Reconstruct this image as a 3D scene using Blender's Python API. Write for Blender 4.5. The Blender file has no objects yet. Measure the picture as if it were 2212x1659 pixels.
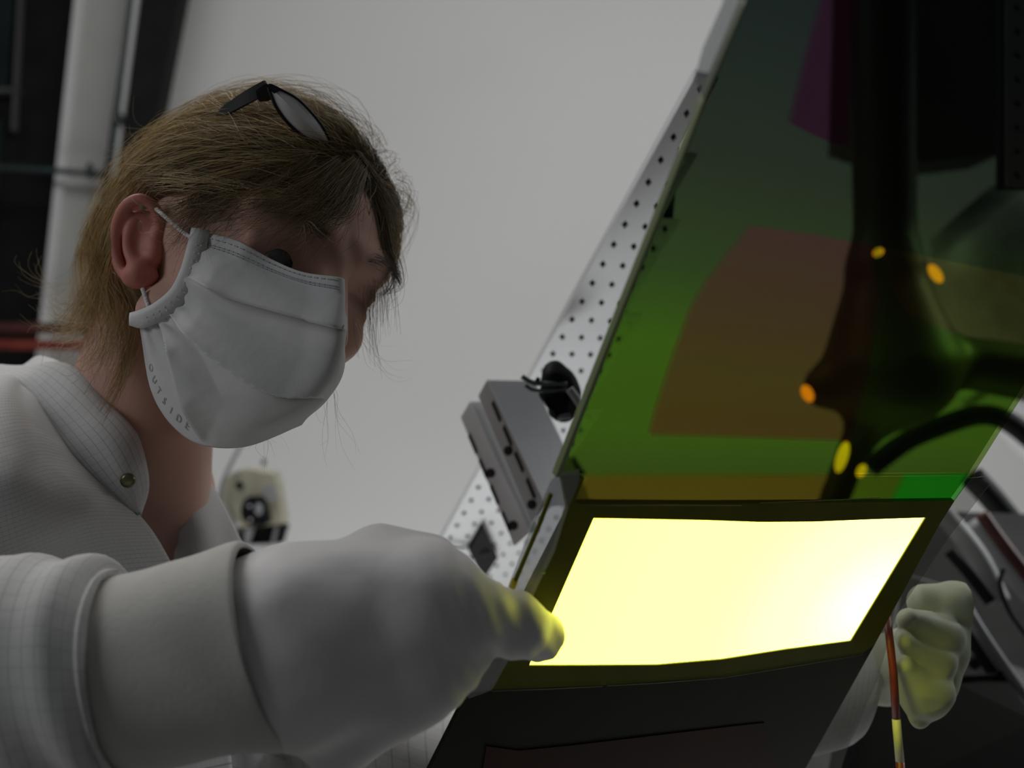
import bpy, math, random
import numpy as np
from mathutils import Vector, Matrix
from mathutils.geometry import tessellate_polygon

random.seed(7)
rng = np.random.default_rng(11)
scene = bpy.context.scene
col = scene.collection

# ------------------------------------------------------------------ camera
PITCH = math.radians(12.0)
CAM = np.array([0.0, 0.0, 1.35])
FPX = 2200.0
cam_data = bpy.data.cameras.new('camera')
cam_data.sensor_width = 36.0
cam_data.lens = 36.0 * FPX / 2212.0
cam_data.clip_start = 0.02
cam_data.dof.use_dof = True
cam_data.dof.focus_distance = 0.57
cam_data.dof.aperture_fstop = 5.2
cam = bpy.data.objects.new('camera', cam_data)
cam.location = CAM
cam.rotation_euler = (math.pi / 2 + PITCH, 0, 0)
col.objects.link(cam)
scene.camera = cam

# ------------------------------------------------------------------ world, lights, exposure
scene.view_settings.view_transform = 'Standard'
scene.view_settings.look = 'None'
scene.view_settings.gamma = 1.0
scene.view_settings.exposure = 0.0
scene.view_settings.use_curve_mapping = False
world = bpy.data.worlds.new('room_air')
scene.world = world
world.use_nodes = True
bg = world.node_tree.nodes['Background']
bg.inputs[0].default_value = (0.92, 0.96, 1.0, 1)
bg.inputs[1].default_value = 0.055


def area_light(name, loc, target, sx, sy, power, color):
    d = bpy.data.lights.new(name, 'AREA')
    d.shape = 'RECTANGLE'
    d.size, d.size_y, d.energy, d.color = sx, sy, power, color
    o = bpy.data.objects.new(name, d)
    o.location = loc
    o.rotation_euler = (Vector(target) - Vector(loc)).to_track_quat('-Z', 'Y').to_euler()
    col.objects.link(o)
    return o


area_light('ceiling_lamp_light', (0.4, 1.15, 3.35), (0.35, 2.4, 1.55), 2.8, 0.5, 17, (1.0, 0.99, 0.97))
area_light('added_wall_fill', (0.3, 1.55, 0.25), (0.3, 2.6, 1.55), 2.4, 0.4, 11.5, (1.0, 0.99, 0.97))  # unseen low fill, added to even out the wall
beam_fill_l = area_light('added_beam_uplight', (0.0, 1.06, 0.14), (0.05, 0.98, 1.50), 0.22, 0.22, 0.34, (0.97, 0.99, 1.0))  # unseen narrow light, added to brighten the perforated beam
beam_fill_l.data.spread = math.radians(34)
area_light('window_daylight', (-1.58, -0.20, 2.04), (-0.2, 0.64, 1.48), 0.7, 0.7, 5.3, (0.95, 0.97, 1.0))
area_light('overhead_lamp_light', (-0.95, 0.95, 2.75), (-0.25, 0.62, 1.5), 0.7, 0.5, 8.5, (1.0, 0.98, 0.96))
vessel_fill_l = area_light('added_vessel_light', (2.2, 1.3, 2.5), (0.95, 1.55, 1.35), 0.5, 0.5, 7, (0.95, 0.98, 1.0))  # unseen light, added to brighten the steel vessel
vessel_fill_l.data.spread = math.radians(60)

# ------------------------------------------------------------------ coordinate helpers
# scene points are measured as (photo pixel, distance from the lens) and put into the room's world frame
cp, sp = math.cos(PITCH), math.sin(PITCH)


def A(*v):
    return np.array(v, dtype=float)


def P(px, py, d):
    return np.array([(px - 1106.0) / FPX * d, (829.5 - py) / FPX * d, d])


def PL(lst):
    return np.array([P(*t) for t in lst])


def W(c):
    c = np.asarray(c, dtype=float).reshape(-1, 3)
    x, y, z = c[:, 0], c[:, 1], c[:, 2]
    return np.stack([x + CAM[0], z * cp - y * sp + CAM[1], z * sp + y * cp + CAM[2]], 1)


def from_world(w):
    w = np.asarray(w, dtype=float).reshape(-1, 3) - CAM
    return np.stack([w[:, 0], -w[:, 1] * sp + w[:, 2] * cp, w[:, 1] * cp + w[:, 2] * sp], 1)


def nrm(v):
    v = np.asarray(v, dtype=float)
    return v / (np.linalg.norm(v, axis=-1, keepdims=True) + 1e-12)


# ------------------------------------------------------------------ object helpers
def tag(o, label=None, cat=None, group=None, kind=None):
    if label: o['label'] = label
    if cat: o['category'] = cat
    if group: o['group'] = group
    if kind: o['kind'] = kind
    return o


def empty(name, wloc, label=None, cat=None, group=None):
    o = bpy.data.objects.new(name, None)
    o.empty_display_size = 0.02
    o.location = [float(a) for a in wloc]
    col.objects.link(o)
    return tag(o, label, cat, group)


def world_loc(o):
    l = Vector(o.location)
    while o.parent:
        o = o.parent
        l = l + Vector(o.location)
    return l


def mesh_obj(name, verts, faces, mat, parent=None, smooth=True, space='cam', uvs=None, attr=None, solid=0.0):
    v = W(verts) if space == 'cam' else np.asarray(verts, dtype=float).reshape(-1, 3)
    lo, hi = v.min(0), v.max(0)
    org = np.array([(lo[0] + hi[0]) / 2, (lo[1] + hi[1]) / 2, lo[2]])
    me = bpy.data.meshes.new(name)
    fl = faces.tolist() if isinstance(faces, np.ndarray) else faces
    me.from_pydata((v - org).tolist(), [], fl)
    me.validate()
    if smooth:
        me.polygons.foreach_set('use_smooth', np.ones(len(me.polygons), dtype=bool))
    if uvs is not None:
        ul = me.uv_layers.new(name='UVMap')
        idx = np.empty(len(me.loops), dtype=np.int32)
        me.loops.foreach_get('vertex_index', idx)
        ul.data.foreach_set('uv', np.asarray(uvs, dtype=np.float32)[idx].ravel())
    if attr is not None:
        at = me.attributes.new('tone', 'FLOAT', 'POINT')
        at.data.foreach_set('value', np.asarray(attr, dtype=np.float32))
    me.materials.append(mat)
    me.update()
    o = bpy.data.objects.new(name, me)
    col.objects.link(o)
    if parent is not None:
        o.parent = parent
        o.location = Vector(org) - world_loc(parent)
    else:
        o.location = org
    if solid:
        m = o.modifiers.new('thickness', 'SOLIDIFY')
        m.thickness = solid
        m.offset = 0
    return o


def join(parts):
    vs, fs, n = [], [], 0
    for v, f in parts:
        v = np.asarray(v).reshape(-1, 3)
        vs.append(v)
        fl = f.tolist() if isinstance(f, np.ndarray) else f
        fs += [[i + n for i in q] for q in fl]
        n += len(v)
    return np.concatenate(vs), fs


def cr(pts, n, closed=False):
    """Catmull-Rom through pts (k, ...) sampled at n points"""
    p = np.asarray(pts, dtype=float)
    k = len(p)
    if closed:
        t = np.linspace(0, k, n, endpoint=False)
        i = np.floor(t).astype(int)
        f = t - i
        g = [p[(i + j) % k] for j in (-1, 0, 1, 2)]
    else:
        t = np.linspace(0, k - 1, n)
        i = np.minimum(np.floor(t).astype(int), k - 2)
        f = t - i
        e = np.concatenate([(2 * p[0] - p[1])[None], p, (2 * p[-1] - p[-2])[None]])
        g = [e[i + j] for j in (0, 1, 2, 3)]
    f = f.reshape((-1,) + (1,) * (p.ndim - 1))
    return 0.5 * (2 * g[1] + (g[2] - g[0]) * f + (2 * g[0] - 5 * g[1] + 4 * g[2] - g[3]) * f ** 2
                  + (3 * g[1] - g[0] - 3 * g[2] + g[3]) * f ** 3)


def grid_faces(r, c, wrap=False):
    i, j = np.meshgrid(np.arange(r - 1), np.arange(c if wrap else c - 1), indexing='ij')
    j2 = (j + 1) % c
    return np.stack([i * c + j, i * c + j2, (i + 1) * c + j2, (i + 1) * c + j], -1).reshape(-1, 4)


def grid_surf(ctrl, nr, nc):
    g = cr(np.asarray(ctrl, dtype=float), nr)
    g = cr(g.transpose(1, 0, 2), nc).transpose(1, 0, 2)
    u, v = np.meshgrid(np.linspace(0, 1, nc), np.linspace(0, 1, nr))
    return g, np.stack([u, v], -1).reshape(-1, 2)


def tube(path, rad, sides=8, closed=False, caps=True):
    path = np.asarray(path, dtype=float)
    n = len(path)
    rad = np.broadcast_to(np.asarray(rad, dtype=float), (n,))
    t = nrm(np.roll(path, -1, 0) - np.roll(path, 1, 0)) if closed else nrm(np.gradient(path, axis=0))
    ref = A(0.31, 0.87, 0.38)
    if abs((t @ nrm(ref))).max() > 0.97:
        ref = A(0.9, 0.1, -0.42)
    a = nrm(np.cross(t, ref))
    b = np.cross(t, a)
    ang = np.linspace(0, 2 * math.pi, sides, endpoint=False)
    ring = (a[:, None] * np.cos(ang)[None, :, None] + b[:, None] * np.sin(ang)[None, :, None]) * rad[:, None, None]
    v = (path[:, None] + ring).reshape(-1, 3)
    f = grid_faces(n, sides, True).tolist()
    if closed:
        f += [[(n - 1) * sides + j, (n - 1) * sides + (j + 1) % sides, (j + 1) % sides, j] for j in range(sides)]
    elif caps:
        f += [list(range(sides))[::-1], [(n - 1) * sides + j for j in range(sides)]]
    return v, f


def strip_tube(path, side, w, th):
    """flat bar with rectangular section along a path"""
    path = np.asarray(path, dtype=float)
    t = nrm(np.gradient(path, axis=0))
    s = nrm(side - (t @ side)[:, None] * t)
    b = np.cross(t, s)
    w = np.broadcast_to(np.asarray(w, float), (len(path),))[:, None]
    v = np.stack([path + s * w / 2 + b * th / 2, path - s * w / 2 + b * th / 2,
                  path - s * w / 2 - b * th / 2, path + s * w / 2 - b * th / 2], 1).reshape(-1, 3)
    f = grid_faces(len(path), 4, True).tolist()
    k = (len(path) - 1) * 4
    f += [[3, 2, 1, 0], [k, k + 1, k + 2, k + 3]]
    return v, f


def hexa(a, b):
    """solid between two equally long rings of points"""
    n = len(a)
    v = np.concatenate([a, b])
    f = [list(range(n))[::-1], list(range(n, 2 * n))]
    f += [[i, (i + 1) % n, n + (i + 1) % n, n + i] for i in range(n)]
    return v, f


def slab_dir(pts, direction):
    pts = np.asarray(pts, dtype=float)
    return hexa(pts, pts + np.asarray(direction, dtype=float))


def disc(c, n, r, th, seg=24, bev=0.15):
    c = np.asarray(c, float)
    n = nrm(n)
    a = nrm(np.cross(n, A(0.2, 0.9, 0.3)))
    b = np.cross(n, a)
    ang = np.linspace(0, 2 * math.pi, seg, endpoint=False)
    ring = a * np.cos(ang)[:, None] + b * np.sin(ang)[:, None]
    prof = [(r, -th / 2), (r, th / 2 - r * bev * 0.5), (r * (1 - bev), th / 2)]
    v = np.concatenate([c + ring * q + n * h for q, h in prof])
    f = grid_faces(3, seg, True).tolist()
    f += [list(range(seg))[::-1], [2 * seg + i for i in range(seg)]]
    return v, f


def ellipsoid_mesh(c, axes, nu=24, nv=14):
    th = np.linspace(0, 2 * math.pi, nu, endpoint=False)
    ph = np.linspace(0.02, math.pi - 0.02, nv)
    T, F = np.meshgrid(th, ph)
    d = np.stack([np.sin(F) * np.cos(T), np.sin(F) * np.sin(T), np.cos(F)], -1).reshape(-1, 3)
    v = np.asarray(c) + d @ np.asarray(axes)
    f = grid_faces(nv, nu, True).tolist()
    f += [list(range(nu)), [(nv - 1) * nu + i for i in range(nu)][::-1]]
    return v, f


# ------------------------------------------------------------------ signed distance modelling
def smin(a, b, k):
    h = np.clip(0.5 + 0.5 * (b - a) / k, 0, 1)
    return b * (1 - h) + a * h - k * h * (1 - h)


def smax(a, b, k):
    return -smin(-a, -b, k)


def cone(X, a, b, ra, rb):
    ba = b - a
    h = np.clip(((X - a) @ ba) / (ba @ ba), 0, 1)
    return np.linalg.norm(X - a - h[..., None] * ba, axis=-1) - (ra + (rb - ra) * h)


def ell(X, c, r):
    q = (X - c)
    k0 = np.linalg.norm(q / r, axis=-1)
    k1 = np.linalg.norm(q / (r * r), axis=-1) + 1e-9
    return k0 * (k0 - 1) / k1


def surface_net(fn, lo, hi, h):
    lo = np.asarray(lo, float)
    n = np.ceil((np.asarray(hi, float) - lo) / h).astype(int) + 1
    ax = [lo[i] + h * np.arange(n[i]) for i in range(3)]
    D = np.empty(n, dtype=np.float32)
    for i in range(n[0]):
        Y, Z = np.meshgrid(ax[1], ax[2], indexing='ij')
        D[i] = fn(np.stack([np.full_like(Y, ax[0][i]), Y, Z], -1))
    S = D < 0
    m = n - 1
    acc = np.zeros(tuple(m) + (3,), dtype=np.float32)
    cnt = np.zeros(tuple(m), dtype=np.float32)
    for axis in range(3):
        o1, o2 = [a for a in range(3) if a != axis]
        for s1 in (0, 1):
            for s2 in (0, 1):
                sl0 = [None] * 3
                sl1 = [None] * 3
                sl0[axis] = slice(0, m[axis]); sl1[axis] = slice(1, n[axis])
                for o, s in ((o1, s1), (o2, s2)):
                    sl0[o] = sl1[o] = slice(s, s + m[o])
                d0, d1 = D[tuple(sl0)], D[tuple(sl1)]
                cross = (d0 < 0) != (d1 < 0)
                t = np.where(cross, d0 / np.where(cross, d0 - d1, 1), 0)
                acc[..., axis] += np.where(cross, t, 0)
                acc[..., o1] += np.where(cross, s1, 0)
                acc[..., o2] += np.where(cross, s2, 0)
                cnt += cross
    cells = cnt > 0
    idx = -np.ones(tuple(m), dtype=np.int64)
    idx[cells] = np.arange(cells.sum())
    w = np.argwhere(cells)
    v = lo + h * (w + acc[cells] / cnt[cells][:, None])
    faces = []
    for axis in range(3):
        o1, o2 = [(1, 2), (2, 0), (0, 1)][axis]
        sl0 = [slice(1, m[a]) for a in range(3)]
        sl1 = [slice(1, m[a]) for a in range(3)]
        sl0[axis] = slice(0, m[axis]); sl1[axis] = slice(1, n[axis])
        a0, a1 = S[tuple(sl0)], S[tuple(sl1)]
        for flip, msk in ((False, a0 & ~a1), (True, ~a0 & a1)):
            e = np.argwhere(msk)
            if not len(e):
                continue
            for a in range(3):
                if a != axis:
                    e[:, a] += 1
            q = []
            for (da, db) in ((0, 0), (1, 0), (1, 1), (0, 1)):
                c = e.copy()
                c[:, o1] -= da; c[:, o2] -= db
                q.append(idx[c[:, 0], c[:, 1], c[:, 2]])
            q = np.stack(q, 1)
            faces.append(q if not flip else q[:, ::-1])
    return v, np.concatenate(faces)


def noise3(X, freq, seed, octaves=1):
    """cheap smooth pseudo noise as a sum of sines"""
    r = np.random.default_rng(seed)
    out = np.zeros(X.shape[:-1])
    amp = 1.0
    for o in range(octaves):
        for _ in range(5):
            k = nrm(r.normal(size=3)) * freq * (2 ** o)
            out += amp * np.sin(X @ k + r.uniform(0, 6.28)) / 5
        amp *= 0.5
    return out


# ------------------------------------------------------------------ materials
def new_mat(name):
    m = bpy.data.materials.new(name)
    m.use_nodes = True
    nt = m.node_tree
    b = nt.nodes['Principled BSDF']
    return m, nt, b


def principled(name, color, rough=0.6, metal=0.0, spec=0.5, noise=0.0, nscale=40.0, bump=0.0, bscale=200.0, sss=0.0, detail=3.0):
    m, nt, b = new_mat(name)
    b.inputs['Base Color'].default_value = (*color, 1)
    b.inputs['Roughness'].default_value = rough
    b.inputs['Metallic'].default_value = metal
    b.inputs['Specular IOR Level'].default_value = spec
    tc = nt.nodes.new('ShaderNodeTexCoord')
    if noise:
        n = nt.nodes.new('ShaderNodeTexNoise')
        n.inputs['Scale'].default_value = nscale
        n.inputs['Detail'].default_value = 4
        nt.links.new(tc.outputs['Object'], n.inputs['Vector'])
        r = nt.nodes.new('ShaderNodeValToRGB')
        r.color_ramp.elements[0].position = 0.3
        r.color_ramp.elements[1].position = 0.7
        r.color_ramp.elements[0].color = (*[c * (1 - noise) for c in color], 1)
        r.color_ramp.elements[1].color = (*[min(1, c * (1 + noise)) for c in color], 1)
        nt.links.new(n.outputs['Fac'], r.inputs['Fac'])
        nt.links.new(r.outputs['Color'], b.inputs['Base Color'])
    if bump:
        n2 = nt.nodes.new('ShaderNodeTexNoise')
        n2.inputs['Scale'].default_value = bscale
        n2.inputs['Detail'].default_value = detail
        nt.links.new(tc.outputs['Object'], n2.inputs['Vector'])
        bp = nt.nodes.new('ShaderNodeBump')
        bp.inputs['Strength'].default_value = bump
        bp.inputs['Distance'].default_value = 0.002
        nt.links.new(n2.outputs['Fac'], bp.inputs['Height'])
        nt.links.new(bp.outputs['Normal'], b.inputs['Normal'])
    if sss:
        b.inputs['Subsurface Weight'].default_value = sss
        b.inputs['Subsurface Radius'].default_value = (0.006, 0.003, 0.002)
        b.inputs['Subsurface Scale'].default_value = 1.0
    return m


def grid_cloth(name, color, line, su, sv, width=0.07):
    """white clean-room cloth with a woven grid of thin grey carbon threads (uses UV metres)"""
    m, nt, b = new_mat(name)
    b.inputs['Roughness'].default_value = 0.85
    b.inputs['Specular IOR Level'].default_value = 0.2
    uv = nt.nodes.new('ShaderNodeUVMap')
    nz = nt.nodes.new('ShaderNodeTexNoise')
    nz.inputs['Scale'].default_value = 9
    sep = nt.nodes.new('ShaderNodeSeparateXYZ')
    nt.links.new(uv.outputs['UV'], sep.inputs[0])
    nt.links.new(uv.outputs['UV'], nz.inputs['Vector'])

    def line_of(out, scale):
        mu = nt.nodes.new('ShaderNodeMath'); mu.operation = 'MULTIPLY'; mu.inputs[1].default_value = scale
        nt.links.new(out, mu.inputs[0])
        fr = nt.nodes.new('ShaderNodeMath'); fr.operation = 'FRACT'
        nt.links.new(mu.outputs[0], fr.inputs[0])
        lt = nt.nodes.new('ShaderNodeMath'); lt.operation = 'LESS_THAN'; lt.inputs[1].default_value = width
        nt.links.new(fr.outputs[0], lt.inputs[0])
        return lt.outputs[0]
    l1, l2 = line_of(sep.outputs['X'], su), line_of(sep.outputs['Y'], sv)
    h = nt.nodes.new('ShaderNodeMath'); h.operation = 'MULTIPLY'; h.inputs[1].default_value = 0.45
    nt.links.new(l1, h.inputs[0])
    mx = nt.nodes.new('ShaderNodeMath'); mx.operation = 'MAXIMUM'
    nt.links.new(h.outputs[0], mx.inputs[0]); nt.links.new(l2, mx.inputs[1])
    fade = nt.nodes.new('ShaderNodeMath'); fade.operation = 'MULTIPLY'
    nt.links.new(mx.outputs[0], fade.inputs[0]); nt.links.new(nz.outputs['Fac'], fade.inputs[1])
    mix = nt.nodes.new('ShaderNodeMix'); mix.data_type = 'RGBA'
    mix.inputs['A'].default_value = (*color, 1); mix.inputs['B'].default_value = (*line, 1)
    nt.links.new(fade.outputs[0], mix.inputs['Factor'])
    nt.links.new(mix.outputs['Result'], b.inputs['Base Color'])
    tc = nt.nodes.new('ShaderNodeTexCoord')
    n2 = nt.nodes.new('ShaderNodeTexNoise'); n2.inputs['Scale'].default_value = 26; n2.inputs['Detail'].default_value = 4
    nt.links.new(tc.outputs['Object'], n2.inputs['Vector'])
    bp = nt.nodes.new('ShaderNodeBump'); bp.inputs['Strength'].default_value = 0.35; bp.inputs['Distance'].default_value = 0.004
    nt.links.new(n2.outputs['Fac'], bp.inputs['Height'])
    nt.links.new(bp.outputs['Normal'], b.inputs['Normal'])
    return m


def emissive(name, color, strength):
    m = bpy.data.materials.new(name)
    m.use_nodes = True
    nt = m.node_tree
    nt.nodes.clear()
    e = nt.nodes.new('ShaderNodeEmission')
    e.inputs[0].default_value = (*color, 1)
    e.inputs[1].default_value = strength
    o = nt.nodes.new('ShaderNodeOutputMaterial')
    nt.links.new(e.outputs[0], o.inputs[0])
    return m


def tinted(name, stops, axis='V', gloss=0.04, rough=0.08, body=(0, 0, 0), body_w=0.0):
    """see-through dyed sheet; the dye changes along the sheet's own length (UV)"""
    m = bpy.data.materials.new(name)
    m.use_nodes = True
    nt = m.node_tree
    nt.nodes.clear()
    uv = nt.nodes.new('ShaderNodeUVMap')
    sep = nt.nodes.new('ShaderNodeSeparateXYZ')
    nt.links.new(uv.outputs['UV'], sep.inputs[0])
    r = nt.nodes.new('ShaderNodeValToRGB')
    els = r.color_ramp.elements
    while len(els) < len(stops):
        els.new(0.5)
    for e, (p, c) in zip(els, stops):
        e.position = p
        e.color = (*[x ** .5 for x in c], 1)      # light crosses both faces of the sheet
    nt.links.new(sep.outputs['Y' if axis == 'V' else 'X'], r.inputs['Fac'])
    tr = nt.nodes.new('ShaderNodeBsdfTransparent')
    nt.links.new(r.outputs['Color'], tr.inputs['Color'])
    gl = nt.nodes.new('ShaderNodeBsdfGlossy')
    gl.inputs['Roughness'].default_value = rough
    df = nt.nodes.new('ShaderNodeBsdfDiffuse')
    df.inputs['Color'].default_value = (*body, 1)
    m1 = nt.nodes.new('ShaderNodeMixShader'); m1.inputs[0].default_value = body_w
    nt.links.new(tr.outputs[0], m1.inputs[1]); nt.links.new(df.outputs[0], m1.inputs[2])
    m2 = nt.nodes.new('ShaderNodeMixShader'); m2.inputs[0].default_value = gloss
    nt.links.new(m1.outputs[0], m2.inputs[1]); nt.links.new(gl.outputs[0], m2.inputs[2])
    o = nt.nodes.new('ShaderNodeOutputMaterial')
    nt.links.new(m2.outputs[0], o.inputs[0])
    return m


M = {}
M['wall'] = principled('painted_wall', (0.66, 0.66, 0.655), 0.9, noise=0.02, nscale=2.0, bump=0.05, bscale=90)
M['floor'] = principled('floor_vinyl', (0.28, 0.28, 0.28), 0.5, noise=0.08, nscale=6)
M['pillar'] = principled('pillar_paint', (0.42, 0.42, 0.40), 0.8, noise=0.05, nscale=8)
M['pillar_edge'] = principled('corner_bead', (0.62, 0.62, 0.62), 0.6)
M['black'] = principled('black_matte', (0.006, 0.007, 0.006), 0.7, spec=0.2, noise=0.4, nscale=14)
M['dark_glass'] = principled('night_glass', (0.012, 0.018, 0.018), 0.35, spec=0.3, noise=0.5, nscale=3)
M['grime'] = principled('frame_grey', (0.08, 0.085, 0.08), 0.6)
M['conduit'] = principled('dark_conduit', (0.03, 0.045, 0.045), 0.45, noise=0.2, nscale=30)
M['red_dark'] = principled('maroon_pipe_paint', (0.07, 0.018, 0.014), 0.55, noise=0.3, nscale=40)
M['red'] = principled('red_pipe_paint', (0.20, 0.03, 0.018), 0.5, noise=0.3, nscale=40)
M['skin'] = None
M['glove'] = principled('latex_glove', (0.62, 0.605, 0.60), 0.55, spec=0.3, noise=0.04, nscale=30, bump=0.5, bscale=32, detail=4)
M['cuff'] = principled('knit_cuff', (0.50, 0.49, 0.455), 0.85, spec=0.15, noise=0.04, nscale=60, bump=0.12, bscale=420)
M['nitrile'] = principled('loose_white_glove', (0.40, 0.43, 0.30), 0.55, spec=0.3, noise=0.05, nscale=40, bump=0.4, bscale=60, detail=4)
M['coat'] = grid_cloth('clean_room_coat', (0.56, 0.555, 0.55), (0.10, 0.10, 0.10), 125, 170)
M['sleeve'] = grid_cloth('clean_room_sleeve', (0.58, 0.575, 0.56), (0.14, 0.14, 0.14), 110, 110, 0.06)
M['coat_plain'] = principled('coat_cloth', (0.56, 0.555, 0.55), 0.85, spec=0.2, bump=0.3, bscale=40)
M['stitch'] = principled('coat_seam_thread', (0.2, 0.2, 0.2), 0.8)
M['snap'] = principled('brass_snap', (0.18, 0.17, 0.10), 0.35, metal=0.9)
M['elastic'] = principled('white_elastic', (0.68, 0.66, 0.64), 0.9, bump=0.5, bscale=700)
M['frame_black'] = principled('black_acetate', (0.010, 0.010, 0.012), 0.5, spec=0.25)
M['plate'] = principled('white_powder_coat', (0.74, 0.74, 0.75), 0.5, noise=0.03, nscale=20)
M['plate_grey'] = principled('grey_powder_coat', (0.33, 0.335, 0.34), 0.5, noise=0.05, nscale=20)
M['inner'] = principled('beam_inside', (0.015, 0.015, 0.015), 0.8)
M['clip'] = principled('black_clip', (0.009, 0.009, 0.011), 0.6, spec=0.12, noise=0.3, nscale=90)
M['wire'] = principled('grey_wire', (0.10, 0.12, 0.125), 0.5)
M['cable'] = principled('cable_grey', (0.22, 0.24, 0.245), 0.5)
M['cream'] = principled('cream_enamel', (0.50, 0.48, 0.36), 0.5, noise=0.1, nscale=30)
M['grey_plastic'] = principled('grey_plastic', (0.30, 0.31, 0.33), 0.5, noise=0.1, nscale=30)
M['steel'] = principled('brushed_steel', (0.80, 0.81, 0.82), 0.42, metal=0.55, noise=0.12, nscale=60, bump=0.5, bscale=120)
M['rail'] = principled('dull_rail', (0.20, 0.20, 0.20), 0.4, metal=0.6)
M['bench'] = principled('bench_grey', (0.15, 0.15, 0.145), 0.6, noise=0.15, nscale=18)
M['bench_light'] = principled('bench_plate', (0.30, 0.30, 0.295), 0.6, noise=0.12, nscale=22)
M['stick_red'] = principled('red_lacquer', (0.22, 0.035, 0.018), 0.4, noise=0.2, nscale=60)
M['stick_white'] = principled('ivory_lacquer', (0.66, 0.66, 0.42), 0.45)
M['orange_tag'] = principled('yellow_tape', (0.55, 0.42, 0.01), 0.5)
M['olive'] = principled('olive_gel_with_bloom', (0.11, 0.11, 0.004), 0.5, spec=0.08, noise=0.15, nscale=25)  # lighter olive carries the painted bloom round the glowing window
M['olive_dark'] = principled('dark_olive_gel', (0.014, 0.015, 0.003), 0.5, spec=0.08, noise=0.2, nscale=25)
M['brown_dark'] = principled('dark_brown_gel', (0.035, 0.010, 0.003), 0.5, spec=0.08, noise=0.4, nscale=18)
M['housing'] = principled('lamp_housing', (0.006, 0.006, 0.005), 0.7, spec=0.04)


def skin_material():
    m, nt, b = new_mat('skin')
    tc = nt.nodes.new('ShaderNodeTexCoord')
    n = nt.nodes.new('ShaderNodeTexNoise'); n.inputs['Scale'].default_value = 38; n.inputs['Detail'].default_value = 5
    nt.links.new(tc.outputs['Object'], n.inputs['Vector'])
    at = nt.nodes.new('ShaderNodeAttribute'); at.attribute_name = 'tone'
    r = nt.nodes.new('ShaderNodeValToRGB')
    r.color_ramp.elements[0].color = (0.52, 0.28, 0.21, 1)
    r.color_ramp.elements[1].color = (0.62, 0.38, 0.31, 1)
    nt.links.new(n.outputs['Fac'], r.inputs['Fac'])
    mix = nt.nodes.new('ShaderNodeMix'); mix.data_type = 'RGBA'
    mix.inputs['B'].default_value = (0.52, 0.175, 0.14, 1)
    nt.links.new(at.outputs['Fac'], mix.inputs['Factor'])
    nt.links.new(r.outputs['Color'], mix.inputs['A'])
    nt.links.new(mix.outputs['Result'], b.inputs['Base Color'])
    b.inputs['Roughness'].default_value = 0.55
    b.inputs['Specular IOR Level'].default_value = 0.35
    b.inputs['Subsurface Weight'].default_value = 0.15
    b.inputs['Subsurface Radius'].default_value = (0.008, 0.003, 0.002)
    b.inputs['Subsurface Scale'].default_value = 0.6
    n2 = nt.nodes.new('ShaderNodeTexNoise'); n2.inputs['Scale'].default_value = 420
    nt.links.new(tc.outputs['Object'], n2.inputs['Vector'])
    bp = nt.nodes.new('ShaderNodeBump'); bp.inputs['Strength'].default_value = 0.15; bp.inputs['Distance'].default_value = 0.0006
    nt.links.new(n2.outputs['Fac'], bp.inputs['Height'])
    nt.links.new(bp.outputs['Normal'], b.inputs['Normal'])
    return m


def hair_material(name, stops):
    m, nt, b = new_mat(name)
    at = nt.nodes.new('ShaderNodeAttribute'); at.attribute_name = 'tone'
    r = nt.nodes.new('ShaderNodeValToRGB')
    els = r.color_ramp.elements
    while len(els) < len(stops):
        els.new(0.5)
    for e, (p, c) in zip(els, stops):
        e.position = p; e.color = (*c, 1)
    nt.links.new(at.outputs['Fac'], r.inputs['Fac'])
    nt.links.new(r.outputs['Color'], b.inputs['Base Color'])
    b.inputs['Roughness'].default_value = 0.42
    b.inputs['Specular IOR Level'].default_value = 0.45
    tl = nt.nodes.new('ShaderNodeBsdfTranslucent')
    nt.links.new(r.outputs['Color'], tl.inputs['Color'])
    mx = nt.nodes.new('ShaderNodeMixShader'); mx.inputs[0].default_value = 0.25
    nt.links.new(b.outputs[0], mx.inputs[1]); nt.links.new(tl.outputs[0], mx.inputs[2])
    nt.links.new(mx.outputs[0], nt.nodes['Material Output'].inputs[0])
    return m


M['skin'] = skin_material()
HAIR = [(0.0, (0.09, 0.066, 0.034)), (0.3, (0.30, 0.22, 0.115)), (0.6, (0.68, 0.53, 0.29)), (1.0, (0.92, 0.82, 0.60))]
M['hair'] = hair_material('ash_blond_hair', HAIR)
M['brow'] = hair_material('brow_hair', [(0, (0.03, 0.02, 0.012)), (1, (0.09, 0.06, 0.035))])


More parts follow.
